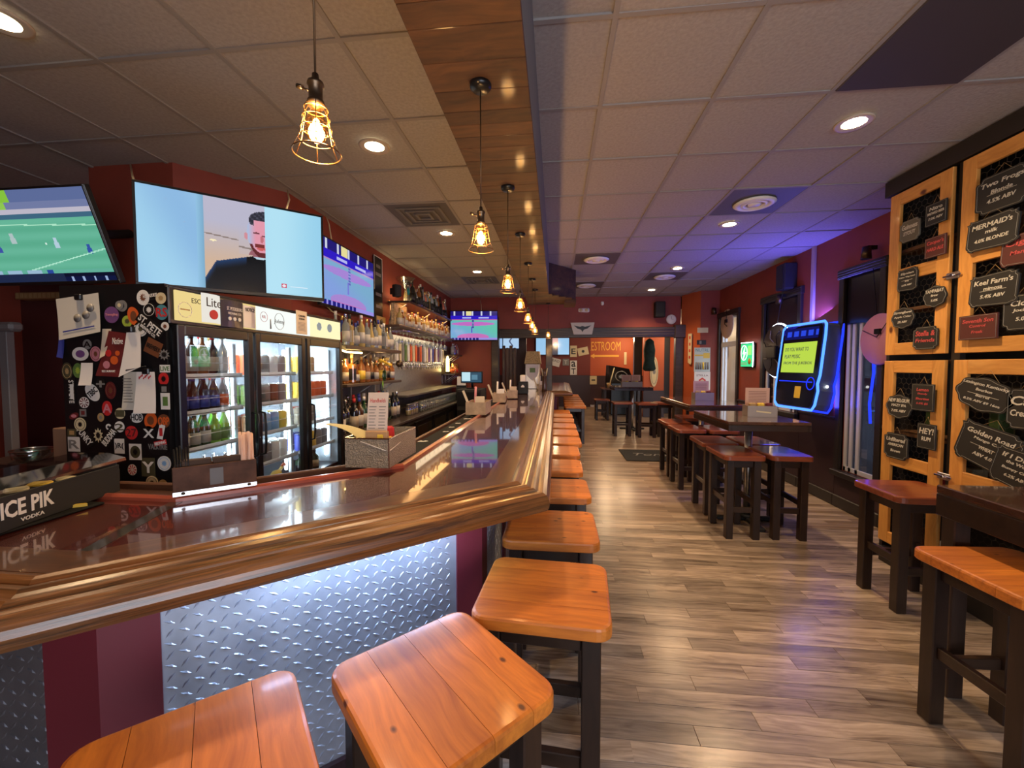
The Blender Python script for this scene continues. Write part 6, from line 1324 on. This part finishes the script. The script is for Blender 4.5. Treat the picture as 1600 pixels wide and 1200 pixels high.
# door mat with lettering
dm = thing('door_mat', 'black entrance mat lettered in script beside the stools', 'mat', (1.9, 7.35, 0)); MB().box(-.72, .75, -.45, .45, .001, .012, .004).build('mat', pm('black_carpet_mat', (.012,.012,.014), .9), dm); text("Tony's", C['grey'], dm, (-.12, 0, .0132), .8, .26, .3, rot=(R(-90),0,0))
# ================================================================ the back room
rsn = thing('restroom_sign', 'large yellow painted word RESTROOM with an arrow beneath', 'sign', (1.95, 16.995, 2.38)); YP = pm('yellow_paint', (.80,.42,.06), .6); text('RESTROOM', YP, rsn, (0,-.004,.0), 1.32, .36); MB().vprism([(-.55,-.40), (-.38,-.30), (-.38,-.36), (.60,-.36), (.60,-.44), (-.38,-.44), (-.38,-.50)], -.006, -.002).build('arrow', YP, rsn)
def flat(px, py, Y, w_, h_, m, name, label, cat, rot=0):
    p = onY(px, py, Y); t = thing(name, label, cat, (p.x, Y-.005, p.z)); t.rotation_euler = (0, R(rot), 0); MB().box(-w_/2, w_/2, -.02, 0, -h_/2, h_/2, .004).build('board', m, t); return t
for q, (s_, py) in enumerate((('E',549), ('a',569), ('T',580))):
    t = flat(896, py, 15.995, .26, .44 if q == 0 else .28, C['white'] if q else C['cream'], 'letter_sign', 'white letter tile %s in the stacked EaT wall sign' % s_, 'sign'); text(s_, C['black'], t, (0,-.022,0), .17, .22, bold=.02)
t = flat(911, 549, 15.995, .40, .30, C['cream'], 'tilted_card', 'cream card with black emblem tilted beside the letter tiles', 'sign', -12); MB().vprism(shapes['star'](.07,.07), -.024, -.02).build('emblem', C['black'], t)
t = flat(868, 566, 15.995, .36, .30, C['white'], 'pennant_sign', 'white pennant shaped sign with black lettering', 'sign', 15); text('BAD', C['black'], t, (0,-.022,.06), .28, .1)
t = flat(884, 566, 15.995, .25, .26, C['grey'], 'square_sign', 'grey sign with letter T between pennant and letter tiles', 'sign'); text('T', C['white'], t, (0,-.022,0), .12, .14)
t = flat(927, 594, 15.955, .26, .32, C['cream'], 'framed_notice', 'cream notice with dark mark on the back room wainscot', 'notice'); MB().box(-.07, .07, -.024, -.02, -.02, .03).build('print', C['black'], t)
t = flat(977, 560, 16.995, .10, .5, C['cream'], 'oval_board', 'narrow pale board on the orange wall by the doorway', 'sign')
agc = thing('arcade_cabinet', 'black slanted games cabinet with round grey emblem in the back room', 'cabinet', (2.15, 13.5, 0), R(8)); agc.scale = (.9, 1, .82); MB().box(-.42, .42, 0, .7, 0, 1.25, .02).add([(-.42,0,1.25), (.42,0,1.25), (.34,.3,1.80), (-.42,.3,1.95), (-.42,.7,1.25), (.42,.7,1.25), (.34,.6,1.80), (-.42,.6,1.95)], [(0,1,2,3), (3,2,6,7), (1,5,6,2), (0,3,7,4), (4,7,6,5)]).build('body', BLACK, agc)
MB().tube([(.22*cos(2*pi*i/24), .11+.06*sin(2*pi*i/24)*1.0, 1.50+.2*sin(2*pi*i/24)) for i in range(24)], .02, 5, True).build('round_emblem', C['grey'], agc); MB().vprism(shapes['star'](.14,.1), .08, .1).build('star_emblem', C['grey'], agc, (0,0,1.50))
cup = thing('straw_cup', 'glass cup with a tall pale straw on the back table', 'cup', (1.62, 12.75, .90)); MB().lathe([(.05,0), (.07,.16), (.066,.16), (.045,.01)], n=14).build('cup', pm('amber_drink', (.25,.14,.05), .2), cup); MB().cyl((0,0,.02), (.16,0,.62), .016, n=8).build('straw', C['cream'], cup)
cst = thing('hanging_coat', 'dark green coat hanging by the opening post', 'coat', (2.25, 10.2, 1.95)); MB().lathe([(.03,.28), (.10,.22), (.14,0), (.12,-.25), (.16,-.45), (.10,-.5)], n=9).build('fabric', pm('dark_green_cloth', (.02,.05,.035), .8, bump=(8,.5), var=.5), cst); MB().cyl((0,0,.26), (0,0,.85), .006, n=6).build('hanger', BLACK, cst)
ovs = thing('surf_sign', 'tall oval cream and grey surfboard sign leaning by the far opening', 'sign', (3.0, 13.0-.05, 1.40)); MB().vprism([(.12*cos(2*pi*i/28), .46*sin(2*pi*i/28)) for i in range(28)], -.03, 0).build('board', C['cream'], ovs); MB().tube([(.09*cos(2*pi*i/28), -.03, .38*sin(2*pi*i/28)) for i in range(28)], .008, 4, True).build('border', C['grey'], ovs); MB().vprism(shapes['star'](.06,.10), -.034, -.03).build('emblem', C['grey'], ovs)
struct(MB().box(2.7, 3.3, 12.96, 13.1, 0, 2.78).build('wall_back_pier', ORANGE)); struct(MB().box(2.69, 3.31, 12.94, 12.96, 0, .82).build('trim_31', DARKMAR))
# machines behind the bar at the far opening
ft = thing('frozen_drink_machine', 'white drinks machine with patterned gold top beside the middle post', 'machine', (-.50, 8.95, 1.07)); MB().box(-.16, .16, 0, .34, 0, .55, .01).build('body', STEEL, ft); MB().vprism([(-.18,.55), (.18,.55), (.15,.82), (-.13,.82)], -.02, .34).build('top_hood', pm('gold_pattern', (.35,.24,.10), .4, .4, bump=(60,.8), var=.6), ft); MB().vprism([(-.15,.54), (.15,.54), (.12,.30), (0,.18), (-.12,.30)], -.03, -.005).build('front_shield', PAPER, ft); MB().box(-.06, .06, -.036, -.03, .36, .46, .004).build('green_badge', C['green'], ft)
ds_ = thing('wooden_statue', 'dark carved wooden figure board behind the far bar', 'statue', (-1.02, 8.95, 0)); 
for q in range(4): MB().box(-.15+.08*q, -.08+.08*q, 0, .05, .9, 2.02-.05*(q % 2), .012).build('plank', wood('carved_plank', (.02,.010,.006), (.12,.055,.03), 'z', 1, .35, .4, 0, 8, 1.2, .3, True, .2) if q == 0 else MC['carved_plank'], ds_)
tt = thing('beer_tower', 'brown wooden beer tower with slanting handles on the far bar', 'tap tower', (-.22, 8.3, 1.07)); MB().lathe([(.06,0), (.05,.05), (.045,.28), (.07,.34), (.06,.42), (0,.45)], n=14).build('body', MC['carved_plank'], tt)
for q in (-1, 1): MB().cyl((q*.03,-.05,.30), (q*.06,-.08,.46), .010, n=8).build('handle', C['cream'], tt)
dk_ = thing('black_dispenser', 'black dispenser with white mushroom emblem on the bar', 'dispenser', (-.58, 7.35, 1.0705)); MB().box(-.09, .09, -.08, .08, 0, .22, .01).build('body', BLACK, dk_); MB().box(-.05, .05, -.06, .06, .22, .34, .008).build('napkin_top', PAPER, dk_); MB().vprism([(-.03,.0), (.03,0), (.03,.02), (0,.05), (-.03,.02)], -.084, -.08).build('emblem', C['white'], dk_, (0,0,.12))
# outside, seen through the openings
pw_ = struct(MB().box(4.32, 4.38, 8.95, 12.5, 0, 3.6).box(3.22, 4.38, 8.9, 8.95, 0, .02).build('wall_outside', col('white_render', (235,238,240))))
tag(MB().box(4.27, 4.31, 11.75, 12.3, .55, 1.15, .004).build('red_bench', col('porch_red', (150,50,45)), None), 'red low box against the white wall outside the doorway', 'box')
ol_ = thing('outdoor_lamp', 'small black lantern on the white wall outside the doorway', 'lamp', (4.318, 10.95, 1.95)); MB().box(-.06, 0, -.05, .05, -.15, .15, .01).build('housing', BLACK, ol_); MB().box(-.065, -.06, -.035, .035, -.1, .08, .003).build('pane', PAPER, ol_)
gd = struct(MB().box(3.3, 30, -5, 25, -.1, -.02).build('ground_outside', pm('pavement', (.5,.5,.5), .8)))
shp = thing('building_across', 'pale building with red band across the street', 'building', (12, 9, 0)); MB().box(0, 3, -12, 14, 0, 5).build('wall', col('pale_render', (205,205,205)), shp); MB().box(-.03, 0, -12, 14, .6, 1.1).build('red_band', col('brick_red', (140,60,50)), shp)
for q in range(6):
    wn = MB().box(-.06, 0, -10+4*q, -8+4*q, 1.4, 3.2).build('window', C['grey'], shp); MB().box(-.07, -.06, -9.8+4*q, -8.2+4*q, 1.55, 3.05).build('pane', C['sky'], wn)
